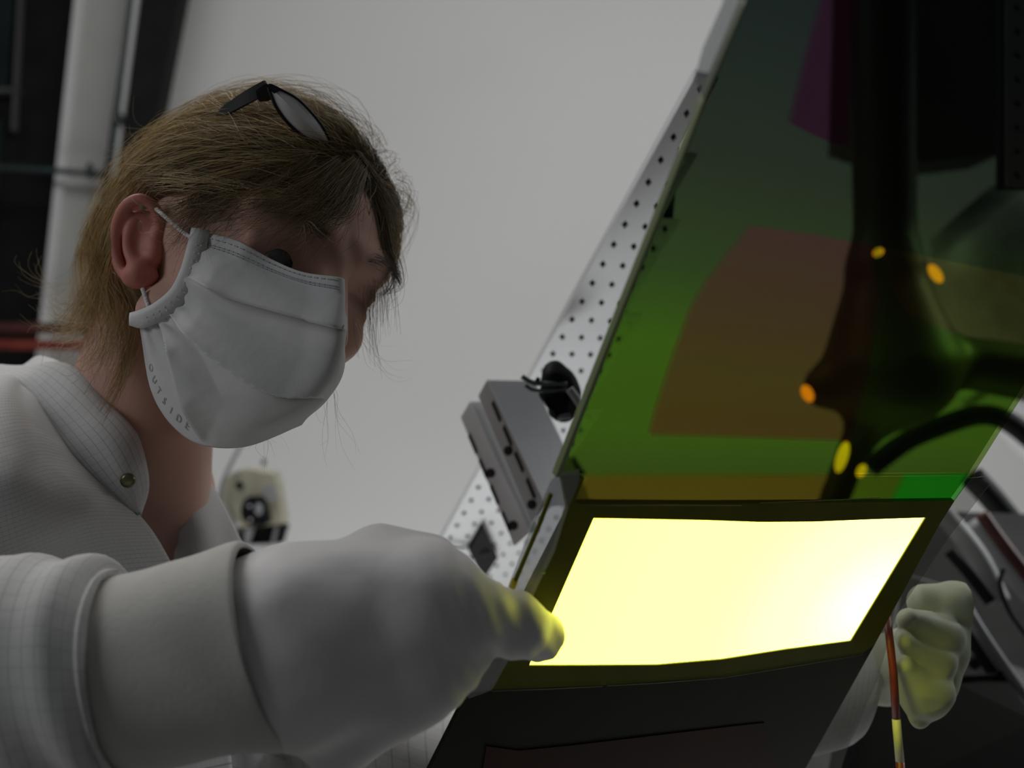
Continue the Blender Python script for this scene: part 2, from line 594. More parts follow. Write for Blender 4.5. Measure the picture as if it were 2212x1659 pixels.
def mask_material():
    m, nt, b = new_mat('mask_nonwoven')
    b.inputs['Roughness'].default_value = 0.9
    b.inputs['Specular IOR Level'].default_value = 0.15
    b.inputs['Subsurface Weight'].default_value = 0.12
    b.inputs['Subsurface Radius'].default_value = (0.003, 0.003, 0.003)
    tc = nt.nodes.new('ShaderNodeTexCoord')
    n = nt.nodes.new('ShaderNodeTexNoise'); n.inputs['Scale'].default_value = 60; n.inputs['Detail'].default_value = 6
    nt.links.new(tc.outputs['Object'], n.inputs['Vector'])
    r = nt.nodes.new('ShaderNodeValToRGB')
    r.color_ramp.elements[0].color = (0.54, 0.535, 0.53, 1)
    r.color_ramp.elements[1].color = (0.64, 0.635, 0.63, 1)
    nt.links.new(n.outputs['Fac'], r.inputs['Fac'])
    nt.links.new(r.outputs['Color'], b.inputs['Base Color'])
    n2 = nt.nodes.new('ShaderNodeTexNoise'); n2.inputs['Scale'].default_value = 500
    nt.links.new(tc.outputs['Object'], n2.inputs['Vector'])
    n3 = nt.nodes.new('ShaderNodeTexNoise'); n3.inputs['Scale'].default_value = 34; n3.inputs['Detail'].default_value = 2
    nt.links.new(tc.outputs['Object'], n3.inputs['Vector'])
    ad = nt.nodes.new('ShaderNodeMath'); ad.operation = 'MULTIPLY_ADD'; ad.inputs[1].default_value = 0.07
    nt.links.new(n2.outputs['Fac'], ad.inputs[0]); nt.links.new(n3.outputs['Fac'], ad.inputs[2])
    bp = nt.nodes.new('ShaderNodeBump'); bp.inputs['Strength'].default_value = 0.55; bp.inputs['Distance'].default_value = 0.003
    nt.links.new(ad.outputs[0], bp.inputs['Height'])
    nt.links.new(bp.outputs['Normal'], b.inputs['Normal'])
    return m


M['mask'] = mask_material()
M['emboss'] = principled('pressed_seam', (0.38, 0.385, 0.385), 0.8)

# ================================================================== SETTING
WALL_Y = 2.60


def wbox(name, lo, hi, mat, kind='structure', parent=None, label=None):
    lo, hi = np.array(lo, float), np.array(hi, float)
    v = np.array([[lo[0], lo[1], lo[2]], [hi[0], lo[1], lo[2]], [hi[0], hi[1], lo[2]], [lo[0], hi[1], lo[2]],
                  [lo[0], lo[1], hi[2]], [hi[0], lo[1], hi[2]], [hi[0], hi[1], hi[2]], [lo[0], hi[1], hi[2]]])
    f = [[3, 2, 1, 0], [4, 5, 6, 7], [0, 1, 5, 4], [1, 2, 6, 5], [2, 3, 7, 6], [3, 0, 4, 7]]
    o = mesh_obj(name, v, f, mat, parent, smooth=False, space='world')
    if kind and parent is None:
        o['kind'] = kind
    if label: o['label'] = label
    return o


def wall_pt(px, py, wy):
    """world point where the sight line of a photo pixel meets the vertical plane y = wy"""
    d = W(P(px, py, 1.0))[0] - CAM
    return CAM + d * (wy - CAM[1]) / d[1]


tag(wbox('floor', (-2.6, -1.6, -0.06), (3.2, 2.72, 0.0), M['floor']), 'grey vinyl floor of the workshop, below the picture', 'floor')
tag(wbox('wall_back', (-2.6, WALL_Y, 0.0), (3.2, WALL_Y + 0.12, 3.6), M['wall']), 'plain pale grey wall behind the masked worker', 'wall')


def wall_poly(name, pix, wy, depth, mat, parent=None, kind=None):
    front = np.array([wall_pt(x, y, wy) for x, y in pix])
    back = front + A(0, depth, 0)
    v, f = hexa(front, back)
    o = mesh_obj(name, v, f, mat, parent, smooth=False, space='world')
    if kind: o['kind'] = kind
    return o


# dark window at the far left, pillar, dark slanted duct
w1 = wall_poly('window_1', [(-260, 960), (60, 960), (232, -700), (-260, -700)], 2.50, 0.09, M['black'], kind='structure')
tag(w1, 'dark window bay at the left edge of the picture', 'window')
gl = wall_poly('window_pane', [(-240, 200), (14, 195), (92, -690), (-240, -690)], 2.485, 0.02, M['dark_glass'], w1)
wall_poly('window_pane', [(-240, 900), (-32, 900), (6, 260), (-240, 260)], 2.485, 0.02, M['dark_glass'], w1)
wall_poly('window_frame', [(-240, 205), (38, 196), (40, 190), (-240, 188)], 2.475, 0.02, M['grime'], w1)
wall_poly('window_frame', [(24, 280), (30, 280), (80, -690), (74, -690)], 2.475, 0.02, M['grime'], w1)
pl = wall_poly('trim_1', [(46, 1100), (200, 1100), (355, -700), (241, -700)], 2.44, 0.15, M['pillar'], kind='structure')
tag(pl, 'grey pillar strip between dark window and slanted black duct', 'pillar')
wall_poly('corner_bead', [(42, 1100), (62, 1100), (255, -700), (235, -700)], 2.43, 0.02, M['pillar_edge'], pl)

t = empty('cable_duct', wall_pt(300, 400, 2.4), 'black slanted duct leaning along the pillar behind the head', 'duct')
wall_poly('duct_body', [(190, 620), (262, 640), (526, -700), (380, -700)], 2.38, 0.06, M['black'], t)
wall_poly('conduit', [(231, 380), (241, 382), (376, -700), (361, -700)], 2.36, 0.02, M['conduit'], t)
wall_poly('conduit_edge', [(241, 382), (246, 382), (389, -700), (378, -700)], 2.365, 0.02, M['pillar_edge'], t)
wall_poly('conduit_clamp', [(240, 262), (262, 264), (264, 246), (242, 244)], 2.35, 0.02, M['conduit'], t)

t = empty('wall_conduit', wall_pt(100, 370, 2.4), 'thin dark conduit running sideways across the pillar', 'conduit')
v, f = tube(np.array([wall_pt(-200, 356, 2.40), wall_pt(0, 362, 2.40), wall_pt(110, 368, 2.40), wall_pt(232, 377, 2.40)]), 0.0075, 10)
mesh_obj('conduit_tube', v, f, M['conduit'], t, space='world')
v, f = disc(wall_pt(196, 373, 2.395), (1, 0, 0), 0.016, 0.014)
mesh_obj('pipe_clip', v, f, M['conduit'], t, space='world')
v, f = tube(np.array([wall_pt(193, 372, 2.39), wall_pt(194, 352, 2.39)]), 0.005, 8)
mesh_obj('clip_screw', v, f, M['conduit'], t, space='world')

for nm, yy, mt, rr, lb in (('maroon_pipe', 708, 'red_dark', 0.014, 'upper, darker maroon pipe behind the worker\'s hair at left'),
                           ('red_pipe', 744, 'red', 0.0125, 'lower, brighter red pipe behind the worker\'s hair at left')):
    v, f = tube(np.array([wall_pt(x, yy + dy, 2.36) for x, dy in ((-250, -2), (-50, 0), (90, 1), (230, 3), (300, 5))]), rr, 14)
    tag(mesh_obj(nm, v, f, M[mt], space='world'), lb, 'pipe')

# ================================================================== CREAM DEVICE ON THE WALL
DZ = 1.75
dev = empty('wall_winch', W(P(545, 1180, DZ))[0], 'cream wall-mounted reel unit with black knob below the mask', 'device')
ol = [(470, 1090), (474, 1060), (486, 1034), (505, 1020), (530, 1014), (556, 1017), (575, 1022), (590, 1022), (598, 1052), (606, 1100),
      (611, 1132), (520, 1140), (500, 1115), (484, 1104)]
v, f = slab_dir(PL([(x, y, DZ) for x, y in ol]), (0, 0, 0.05))
mesh_obj('body', v, f, M['cream'], dev, smooth=False)
v, f = slab_dir(PL([(566, 1055, DZ - .008), (584, 1045, DZ - .008), (602, 1078, DZ - .008), (584, 1086, DZ - .008), (568, 1076, DZ - .008)]), (0, 0, 0.01))
mesh_obj('grey_cover', v, f, M['plate_grey'], dev, smooth=False)
v, f = disc(P(517, 1049, DZ - 0.002), (0.1, 0.1, -1), 0.0065, 0.006)
mesh_obj('hole_plug', v, f, M['black'], dev)
kn = [(520, 1112), (522, 1092), (530, 1077), (541, 1074), (546, 1080), (552, 1074), (563, 1076), (568, 1092), (572, 1108), (577, 1122), (573, 1134), (545, 1136), (530, 1130)]
c = cr(PL([(x, y, DZ - 0.03) for x, y in kn]), 52, True)
v, f = slab_dir(c, (0, 0, 0.03))
ko = mesh_obj('black_knob', v, f, M['clip'], dev, smooth=False)
for (x, y) in ((539, 1093), (541, 1123)):
    v, f = disc(P(x, y, DZ - 0.031), (0, 0, -1), 0.0024, 0.003, 12)
    mesh_obj('screw', v, f, M['steel'], ko)
v, f = ellipsoid_mesh(P(559, 1100, DZ - 0.031), np.diag([0.007, 0.010, 0.004]))
mesh_obj('knob_shine', v, f, M['grey_plastic'], ko)
v, f = slab_dir(PL([(508, 1143, DZ + .01), (612, 1134, DZ + .01), (617, 1140, DZ + .01), (605, 1176, DZ + .01), (512, 1178, DZ + .01), (494, 1160, DZ + .01)]), (0, 0, 0.03))
mesh_obj('black_frame', v, f, M['black'], dev, smooth=False)
for q in ([(527, 1144), (548, 1142), (538, 1176), (528, 1176)], [(594, 1138), (600, 1138), (592, 1176), (585, 1176)], [(508, 1140), (516, 1141), (508, 1170), (500, 1165)]):
    v, f = slab_dir(PL([(x, y, DZ) for x, y in q]), (0, 0, 0.008))
    mesh_obj('frame_bar', v, f, M['plate_grey'], dev, smooth=False)
v, f = slab_dir(PL([(530, 1178, DZ), (612, 1174, DZ), (600, 1192, DZ), (540, 1196, DZ)]), (0, 0, 0.04))
mesh_obj('white_foot', v, f, M['plate'], dev, smooth=False)
pth = cr(PL([(560, 880, DZ), (520, 962, DZ), (498, 1004, DZ - .01), (480, 1045, DZ - .015), (474, 1080, DZ - .015), (476, 1110, DZ - .01)]), 30)
v, f = tube(pth, 0.0034, 8)
mesh_obj('cable', v, f, M['cable'], dev)
pth = cr(PL([(472, 1095, DZ - .01), (486, 1118, DZ - .015), (498, 1142, DZ - .015), (500, 1160, DZ - .01)]), 16)
v, f = tube(pth, np.linspace(0.013, 0.0095, 16), 14)
mesh_obj('cable_gland', v, f, M['grey_plastic'], dev)
v, f = tube(PL([(570, 992, 1.9), (569, 1005, 1.9)]), 0.004, 8)
tag(mesh_obj('wall_hook', v, f, M['grime']), 'tiny grey hook on the wall above the cream reel unit', 'hook')

# ================================================================== PERFORATED BEAM
PA = P(1504, 160, 0.75)
PB = P(944, 1180, 1.10)
adir = nrm(PB - PA)
bdir = A(0.855, 0.0, 0.52)
bdir = nrm(bdir - (bdir @ adir) * adir)
S = 0.0212
NR = int(np.linalg.norm(PB - PA) / S) + 8
NC = 5
beam = empty('perforated_beam', W(PB + adir * 0.15)[0], 'white perforated metal beam slanting behind the left edge of the dark sheet', 'beam')
bn = nrm(np.cross(adir, bdir))
if bn[2] > 0:
    bn = -bn


def perforated(o0, nr, nc, s, ad, bd, hole=0.2, cols=None):
    vs, fs = [], []
    for i in range(nr):
        for j in range(cols(i) if cols else nc):
            c = o0 + ad * s * (i + 0.5) + bd * s * (j + 0.5)
            k = len(vs)
            e1, e2 = ad * s / 2, bd * s / 2
            vs += [c - e1 - e2, c - e1 + e2, c + e1 + e2, c + e1 - e2]
            h1 = (ad + 0.45 * bd) * s * hole
            h2 = bd * s * hole * 0.85
            vs += [c - h1, c + h2, c + h1, c - h2]
            for q in range(4):
                n = (q + 1) % 4
                fs.append([k + q, k + n, k + 4 + q])
                fs.append([k + n, k + 4 + n, k + 4 + q])
    return np.array(vs), fs




def sheet_edge_x(y):
    return 1616 - .401 * y if y < 1028 else 1258 - .42 * (y - 1028)


def beam_cols(i):
    n = 1
    while n < min(8, 1 + i // 3):
        c = PA + adir * S * (i + .5) + bdir * S * n
        if 1106 + c[0] / c[2] * FPX > sheet_edge_x(829.5 - c[1] / c[2] * FPX) + 4:
            break
        n += 1
    return n


v, f = perforated(PA, NR, NC, S, adir, bdir, cols=beam_cols)
mesh_obj('perforated_plate', v, f, M['plate'], beam, smooth=False, solid=0.0012)
lft = [PA + adir * S * (i + .2) + bdir * S * .3 - bn * .005 for i in range(0, NR, 2)]
rgt = [PA + adir * S * (i + .2) + bdir * S * (beam_cols(i) - .15) - bn * .005 for i in range(0, NR, 2)]
cv_ = np.concatenate([lft, rgt])
nn_ = len(lft)
cf_ = [[i, i + 1, nn_ + i + 1, nn_ + i] for i in range(0, nn_ - 1)]
mesh_obj('beam_core', cv_, cf_, M['inner'], beam, smooth=False, solid=.002)
for o0, o1 in ((PA, PA + adir * S * NR), (PA, PA + bdir * S)):
    v, f = slab_dir(np.array([o0, o1, o1 - bn * 0.005, o0 - bn * 0.005]), nrm(np.cross(o1 - o0, bn)) * 0.0015)
    mesh_obj('beam_side', v, f, M['plate'], beam, smooth=False)

# black square plate lying on the beam, with its thin cable
sq = [(1040, 1124), (1071, 1192), (1040, 1240), (1008, 1178)]


def on_beam(px, py, off=0.0):
    r = P(px, py, 1.0)
    d = (PA @ bn) / (r @ bn)
    return r * d + bn * off


bp_ = empty('black_sensor_plate', W(on_beam(1040, 1240, .004))[0], 'black diamond-shaped sensor plate on the perforated beam', 'sensor')
v, f = slab_dir(np.array([on_beam(x, y, 0.002) for x, y in sq]), bn * 0.006)
mesh_obj('plate', v, f, M['clip'], bp_, smooth=False)
v, f = disc(on_beam(1042, 1182, 0.009), bn, 0.006, 0.002)
mesh_obj('recess_ring', v, f, M['black'], bp_)
v, f = tube(cr(np.array([on_beam(1010, 1176, .004), on_beam(985, 1173, .006), on_beam(955, 1176, .006), on_beam(920, 1172, .004)]), 14), 0.0016, 6)
mesh_obj('lead', v, f, M['cable'], bp_)


# two slotted channels crossing the beam
def channel(name, label, face, depth_vec, slots, holes, lip):
    face = np.array(face)
    root = empty(name, W(face.mean(0))[0], label, 'bracket', 'slotted brackets on the beam')
    v, f = slab_dir(face, nrm(np.cross(face[1] - face[0], face[3] - face[0])) * 0.0015)
    mesh_obj('slotted_face', v, f, M['plate'], root, smooth=False)
    side = np.array([face[1], face[1] + depth_vec, face[2] + depth_vec, face[2]])
    v, f = slab_dir(side, nrm(face[0] - face[1]) * 0.0015)
    mesh_obj('side_flange', v, f, lip, root, smooth=False)
    top = np.array([face[0], face[1], face[1] + depth_vec, face[0] + depth_vec])
    v, f = slab_dir(top, nrm(face[3] - face[0]) * 0.0015)
    mesh_obj('end_cap', v, f, M['plate'], root, smooth=False)
    n = nrm(np.cross(face[1] - face[0], face[3] - face[0]))
    if n[2] > 0: n = -n
    ax = nrm(face[3] - face[0]); wd = nrm(face[1] - face[0])
    for (x, y) in slots:
        r = P(x, y, 1.0); c = r * ((face[0] @ n) / (r @ n)) + n * 0.0022
        q = [c - ax * .0085 - wd * .0016, c - ax * .0085 + wd * .0016, c + ax * .0085 + wd * .0016, c + ax * .0085 - wd * .0016]
        v, f = slab_dir(np.array(q), -n * 0.0035)
        mesh_obj('slot', v, f, M['inner'], root, smooth=False)
    for (x, y) in holes:
        r = P(x, y, 1.0); c = r * ((face[0] @ n) / (r @ n)) + n * 0.0006
        v, f = disc(c, n, 0.0042, 0.002, 14)
        mesh_obj('bolt_hole', v, f, M['inner'], root)
    return root


d1 = 0.88
channel('slotted_bracket', 'left, narrower white slotted bracket crossing the perforated beam',
        [P(996, 902, d1), P(1016, 868, d1), P(1146, 1150, d1 - .02), P(1112, 1180, d1 - .02)], P(1038, 868, d1 + .012) - P(1016, 868, d1),
        [(1022, 959), (1045, 1013), (1069, 1069), (1094, 1127)], [(1060, 1022), (1109, 1135)], M['plate_grey'])
channel('slotted_bracket', 'right, wider slotted bracket with broad grey flank beside the black clamp',
        [P(1034, 856, .86), P(1053, 821, .86), P(1180, 1092, .84), P(1150, 1130, .84)], P(1152, 823, .90) - P(1053, 821, .86),
        [(1073, 889), (1097, 942), (1122, 998), (1147, 1055)], [(1098, 974), (1149, 1090)], M['plate_grey'])

# black clamp with loose wires
cl = empty('black_clamp', W(P(1212, 900, .80))[0], 'small black clamp with loose wires beside the slotted bracket', 'clamp')
bl = lambda X: smin(smin(cone(X, P(1200, 812, .80), P(1215, 880, .80), .011, .012), cone(X, P(1230, 830, .80), P(1235, 870, .80), .008, .008), .006),
                    cone(X, P(1190, 835, .80), P(1180, 850, .80), .007, .005), .006) + 0.0018 * noise3(X, 420, 3)
c0 = P(1210, 850, .80)
v, f = surface_net(bl, c0 - .032, c0 + .032, .0022)
mesh_obj('clamp_body', v, f, M['clip'], cl)
for pts, r, mt in (([(1225, 830, .79), (1180, 829, .79), (1150, 826, .79), (1127, 813, .79)], .0020, 'wire'),
               ([(1225, 842, .79), (1180, 844, .79), (1150, 842, .79), (1135, 832, .79)], .0016, 'wire'),
               ([(1178, 858, .79), (1186, 875, .79), (1200, 890, .79), (1206, 906, .79)], .0024, 'clip'),
               ([(1165, 816, .79), (1160, 824, .79), (1175, 828, .79)], .0016, 'clip'),
               ([(1230, 840, .785), (1246, 862, .785), (1258, 880, .785)], .0034, 'plate_grey'),
               ([(1205, 905, .79), (1215, 900, .785), (1232, 898, .785)], .002, 'wire')):
    v, f = tube(cr(PL(pts), 18), r, 7)
    mesh_obj('wire', v, f, M[mt], cl)
for (x, y, rr) in ((1222, 905, 14), (1212, 930, 17), (1228, 945, 13), (1206, 960, 12), (1198, 1000, 10)):
    pass

# ================================================================== LARGE DARK FILTER SHEET
d1v, d2v = A(1.92, -.13, 1), A(-.775, -2.08, 1)
PN = nrm(np.cross(d1v, d2v))
if PN[2] > 0:
    PN = -PN
P0 = P(1210, 1400, 0.522)
PK = PN @ P0
eU = nrm(d1v)
eV = nrm(np.cross(PN, eU))
if eV[1] < 0:
    eV = -eV


def PP(px, py, off=0.0):
    r = P(px, py, 1.0)
    return r * (PK / (r @ PN)) + PN * off


def plane_uv(pts):
    d = np.asarray(pts) - P0
    return np.stack([d @ eU, d @ eV], 1)


UVLO = plane_uv([PP(1205, 1025)])[0]


def sheet(name, outer, mat, parent, off=0.0, th=0.002, holes=(), label=None, uvfn=None, sides=True):
    rings = [np.array([PP(x, y, off) for x, y in outer])] + [np.array([PP(x, y, off) for x, y in h]) for h in holes]
    flat = np.concatenate(rings)
    uv2 = plane_uv(flat)
    tri = tessellate_polygon([[Vector((*plane_uv(r)[i], 0)) for i in range(len(r))] for r in rings])
    n = len(flat)
    v = np.concatenate([flat, flat - PN * th])
    f = [list(t) for t in tri] + [[i + n for i in t][::-1] for t in tri]
    k = 0
    for r in rings if sides else ():
        m = len(r)
        f += [[k + i, k + (i + 1) % m, n + k + (i + 1) % m, n + k + i] for i in range(m)]
        k += m
    uv = np.concatenate([uv2, uv2])
    if uvfn is not None:
        uv = uvfn(uv)
    o = mesh_obj(name, v, f, mat, parent, smooth=False, uvs=uv)
    if label: o['label'] = label
    return o


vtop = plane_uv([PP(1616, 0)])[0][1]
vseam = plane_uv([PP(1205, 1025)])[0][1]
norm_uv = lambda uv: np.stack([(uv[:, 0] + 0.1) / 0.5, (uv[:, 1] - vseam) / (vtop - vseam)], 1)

fs = empty('filter_sheet', W(PP(1350, 1640))[0], 'large tilted dark green laser filter sheet with brown and purple reflections in its tint', 'filter sheet')
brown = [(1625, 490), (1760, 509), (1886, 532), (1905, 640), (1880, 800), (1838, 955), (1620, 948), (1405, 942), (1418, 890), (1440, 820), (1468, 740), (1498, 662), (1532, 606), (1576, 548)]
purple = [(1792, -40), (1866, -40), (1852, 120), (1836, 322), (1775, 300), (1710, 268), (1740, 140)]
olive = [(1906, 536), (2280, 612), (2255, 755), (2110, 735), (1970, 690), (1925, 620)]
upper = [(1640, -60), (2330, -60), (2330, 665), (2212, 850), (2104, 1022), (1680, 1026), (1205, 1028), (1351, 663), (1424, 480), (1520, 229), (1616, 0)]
T_green = tinted('green_filter', [(0.0, (.085, .16, .020)), (0.12, (.095, .23, .016)), (0.34, (.10, .25, .018)), (0.5, (.07, .14, .035)), (0.72, (.052, .074, .046)), (1.0, (.034, .052, .048))], gloss=.015)  # brightness changes reflected in the sheet are put into this gradient
T_brown = tinted('brown_reflection_tint', [(0.0, (.145, .085, .016)), (0.25, (.14, .11, .022)), (0.6, (.125, .072, .055))], gloss=.015)  # this and the next two tints are painted reflections in the sheet
T_purple = tinted('purple_reflection_tint', [(0.0, (.058, .020, .036)), (1.0, (.052, .020, .042))], gloss=.015)
T_olive = tinted('olive_reflection_tint', [(0.0, (.12, .16, .03)), (1.0, (.14, .15, .06))], gloss=.015)
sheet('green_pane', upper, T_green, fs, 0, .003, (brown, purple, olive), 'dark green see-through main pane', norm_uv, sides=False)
sheet('brown_reflection', brown, T_brown, fs, 0, .003, (), 'brown reflection tinted into the middle', norm_uv, sides=False)
sheet('purple_reflection', purple, T_purple, fs, 0, .003, (), 'dark purple reflection tinted in at the top', norm_uv, sides=False)
sheet('olive_reflection', olive, T_olive, fs, 0, .003, (), 'olive reflection tinted in at the right edge', norm_uv, sides=False)
M['edge'] = principled('sheet_edge', (0.16, 0.20, 0.09), 0.4)
sheet('sheet_edge', [(1612, -60), (1640, -60), (1616, 0), (1520, 229), (1424, 480), (1351, 663), (1209, 1028), (1199, 1030), (1344, 660), (1418, 475), (1515, 225), (1610, 0)],
      M['edge'], fs, .0005, .004, (), 'pale cut edge')
# lower part with the lit window
lit = [(1283, 1120), (1400, 1122), (1520, 1124), (1640, 1128), (1760, 1127), (1880, 1122), (2000, 1118), (1920, 1250), (1838, 1385), (1700, 1403), (1560, 1425), (1420, 1437), (1270, 1438), (1143, 1438), (1210, 1286)]
M['strip_brown'] = tinted('amber_gel', [(0, (.16, .125, .011)), (1, (.16, .125, .011))], gloss=.01)
M['strip_green'] = tinted('green_gel', [(0, (.016, .30, .010)), (1, (.016, .30, .010))], gloss=.01)
M['strip_mid'] = tinted('moss_gel', [(0, (.09, .17, .008)), (1, (.09, .17, .008))], gloss=.01)
sheet('upper_seam_strip', [(1205, 1028), (1680, 1026), (2104, 1022), (2102, 1027), (1680, 1031), (1262, 1032), (1213, 1034)], M['strip_mid'], fs, 0, .003, sides=False)
sheet('amber_strip', [(1262, 1032), (1560, 1031), (1800, 1030), (1780, 1086), (1500, 1088), (1242, 1086)], M['strip_brown'], fs, 0, .003, sides=False)
sheet('moss_strip', [(1800, 1030), (1960, 1029), (1930, 1084), (1780, 1086)], M['strip_mid'], fs, 0, .003, sides=False)
sheet('green_strip', [(1960, 1029), (2102, 1027), (2062, 1082), (1930, 1084)], M['strip_green'], fs, 0, .003, sides=False)
sheet('window_bloom_surround', [(1213, 1034), (1262, 1032), (1242, 1086), (1500, 1088), (1780, 1086), (1930, 1084), (2062, 1082), (2028, 1135), (1890, 1392), (1862, 1412), (1560, 1462), (1300, 1480), (1062, 1490),
                              (1095, 1432), (1118, 1380), (1150, 1290), (1198, 1190), (1226, 1100)], M['olive'], fs, 0, .003, (lit,), 'dark olive surround with the bloom of the glowing window in its colour')
sheet('lower_sheet', [(1062, 1490), (1300, 1480), (1560, 1462), (1862, 1412), (1890, 1392), (1740, 1660), (1700, 1740), (890, 1740), (934, 1650), (1010, 1500)],
      M['olive_dark'], fs, 0, .003, (), 'near-black lower sheet under the glowing window')
sheet('rust_patch', [(1050, 1610), (1120, 1620), (1240, 1608), (1560, 1570), (1650, 1560), (1700, 1740), (1030, 1740)], M['brown_dark'], fs, .0006, .0005, (), 'dark rust-brown patch at the bottom')


def lit_material():
    m = bpy.data.materials.new('glowing_yellow')
    m.use_nodes = True
    nt = m.node_tree
    nt.nodes.clear()
    uv = nt.nodes.new('ShaderNodeUVMap')
    sub = nt.nodes.new('ShaderNodeVectorMath'); sub.operation = 'DISTANCE'
    hot = plane_uv([PP(1880, 1300)])[0]
    sub.inputs[1].default_value = (hot[0], hot[1], 0)
    nt.links.new(uv.outputs['UV'], sub.inputs[0])
    r = nt.nodes.new('ShaderNodeValToRGB')
    r.color_ramp.interpolation = 'EASE'
    els = r.color_ramp.elements
    els[0].position = 0.0; els[0].color = (1.0, 1.0, 0.21, 1)
    els[1].position = 0.26; els[1].color = (0.98, 0.97, 0.098, 1)
    e = els.new(0.06); e.color = (1.0, 1.0, .14, 1)
    e = els.new(0.12); e.color = (0.98, 0.98, .108, 1)
    nt.links.new(sub.outputs['Value'], r.inputs['Fac'])
    em = nt.nodes.new('ShaderNodeEmission')
    em.inputs[1].default_value = 5.0
    nt.links.new(r.outputs['Color'], em.inputs[0])
    o = nt.nodes.new('ShaderNodeOutputMaterial')
    nt.links.new(em.outputs[0], o.inputs[0])
    return m


sheet('glowing_window', lit, lit_material(), fs, -.0008, .001, (), 'brightly glowing pale yellow window')
# light box housing behind the lit window
hb = [PP(x, y, -.006) for x, y in ((1262, 1122), (2010, 1120), (1770, 1590), (1020, 1590))]
v, f = slab_dir(np.array(hb), -PN * 0.010)
mesh_obj('lamp_housing', v, f, M['housing'], fs, smooth=False)
# seam threads / scratches
for pts in ([(1062, 1491), (1180, 1487), (1300, 1481)], [(1310, 1480), (1420, 1474), (1560, 1463)], [(1560, 1463), (1720, 1437), (1862, 1413)], [(1250, 1090), (1420, 1089), (1600, 1090)], [(1640, 1085), (1760, 1080), (1900, 1074)], [(2085, 1031), (2108, 1030), (2124, 1028)]):
    v, f = tube(np.array([PP(x, y, .0006) for x, y in pts]), .00022, 5)
    mesh_obj('seam_thread', v, f, M['edge'], fs)
v, f = disc(PP(1173, 1235, .0008), PN, .0007, .0006, 12)
mesh_obj('green_speck', v, f, principled('lime_speck', (.35, .6, .05), .5), fs)

# clear tape and clear margin film
clear = tinted('clear_film', [(0, (.90, .91, .92)), (1, (.90, .91, .92))], gloss=.05, rough=.2, body=(.6, .6, .6), body_w=.08)
milky = tinted('milky_film', [(0, (.80, .82, .84)), (1, (.80, .82, .84))], gloss=.04, rough=.3, body=(.52, .53, .54), body_w=.30)
smoky = tinted('smoky_film', [(0, (.62, .63, .60)), (1, (.62, .63, .60))], gloss=.03, rough=.25, body=(.35, .36, .33), body_w=.05)
ct = empty('clear_tape', W(PP(1100, 1380))[0], 'torn clear tape strip along the left edge of the dark sheet', 'tape')
sheet('lower_tape', [(1252, 1012), (1250, 1040), (1226, 1100), (1198, 1190), (1150, 1290), (1118, 1380), (1095, 1432), (1062, 1490), (1012, 1508), (1000, 1490), (1060, 1386), (1100, 1262), (1150, 1130), (1190, 1038), (1210, 1020)], milky, ct, .0003, .0006)
sheet('upper_tape', [(1612, -40), (1600, 30), (1560, 120), (1520, 215), (1500, 170), (1520, 100), (1560, 10), (1575, -40)], milky, ct, .0003, .0006)
v, f = tube(np.array([PP(x, y, .002) for x, y in ((1186, 1062), (1160, 1130), (1132, 1196), (1108, 1252))]), .0011, 8)
mesh_obj('tape_backing_strip', v, f, M['olive'], ct)
v, f = tube(np.array([PP(x, y, .002) for x, y in ((1109, 1246), (1104, 1262))]), .0016, 8)
mesh_obj('yellow_tag', v, f, M['orange_tag'], ct)
mf = empty('clear_margin_film', W(PP(1840, 1650))[0], 'hazy clear film sticking out right of the dark sheet beside the gloved hand', 'film')
sheet('film', [(2100, 1030), (2062, 1082), (2028, 1135), (1890, 1392), (1740, 1660), (1700, 1740), (1790, 1740), (1830, 1620), (1895, 1470), (1936, 1330), (2050, 1160), (2140, 1045)], smoky, mf, 0, .0006)

# ================================================================== THINGS SEEN THROUGH THE SHEET AND A REFLECTION STAND-IN
refl = empty('dark_reflection_shape', W(P(1840, 1100, 1.30))[0], 'dark shape with amber glints standing in for a reflection in the dark sheet', 'reflection')  # solid behind the sheet, made up to imitate a dark figure's reflection


def refl_sdf(X):
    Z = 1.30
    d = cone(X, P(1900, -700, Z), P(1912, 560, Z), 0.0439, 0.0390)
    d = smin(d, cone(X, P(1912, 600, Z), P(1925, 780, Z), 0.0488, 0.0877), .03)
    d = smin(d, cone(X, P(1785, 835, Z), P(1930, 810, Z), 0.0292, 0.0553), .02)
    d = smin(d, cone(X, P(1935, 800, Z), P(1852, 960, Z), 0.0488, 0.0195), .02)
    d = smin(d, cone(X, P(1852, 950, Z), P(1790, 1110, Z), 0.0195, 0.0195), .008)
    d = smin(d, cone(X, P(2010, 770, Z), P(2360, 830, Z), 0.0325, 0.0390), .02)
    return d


v, f = surface_net(refl_sdf, P(1690, 1180, 1.30) - A(0, 0, .13), P(2300, -690, 1.30) + A(0, 0, .14), .009)
mesh_obj('reflection_body', v, f, principled('reflection_brown', (.06, .038, .02), .5, spec=.3), refl)
M['amber'] = emissive('amber_glint', (1.0, 0.40, 0.02), 3.6)  # glowing spots imitate amber glints of the reflection
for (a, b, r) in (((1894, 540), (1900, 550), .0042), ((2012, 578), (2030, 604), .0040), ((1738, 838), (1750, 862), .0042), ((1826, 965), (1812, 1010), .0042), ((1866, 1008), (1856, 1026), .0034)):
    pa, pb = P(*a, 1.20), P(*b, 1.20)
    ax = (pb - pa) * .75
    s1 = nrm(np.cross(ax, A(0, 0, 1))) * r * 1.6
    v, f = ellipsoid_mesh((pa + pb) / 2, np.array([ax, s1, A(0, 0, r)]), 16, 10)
    mesh_obj('amber_glint', v, f, M['amber'], refl)
cab = empty('dark_cabinet', W(P(2050, 380, 1.55))[0], 'dark brown hanging cabinet seen through the top of the sheet', 'cabinet')
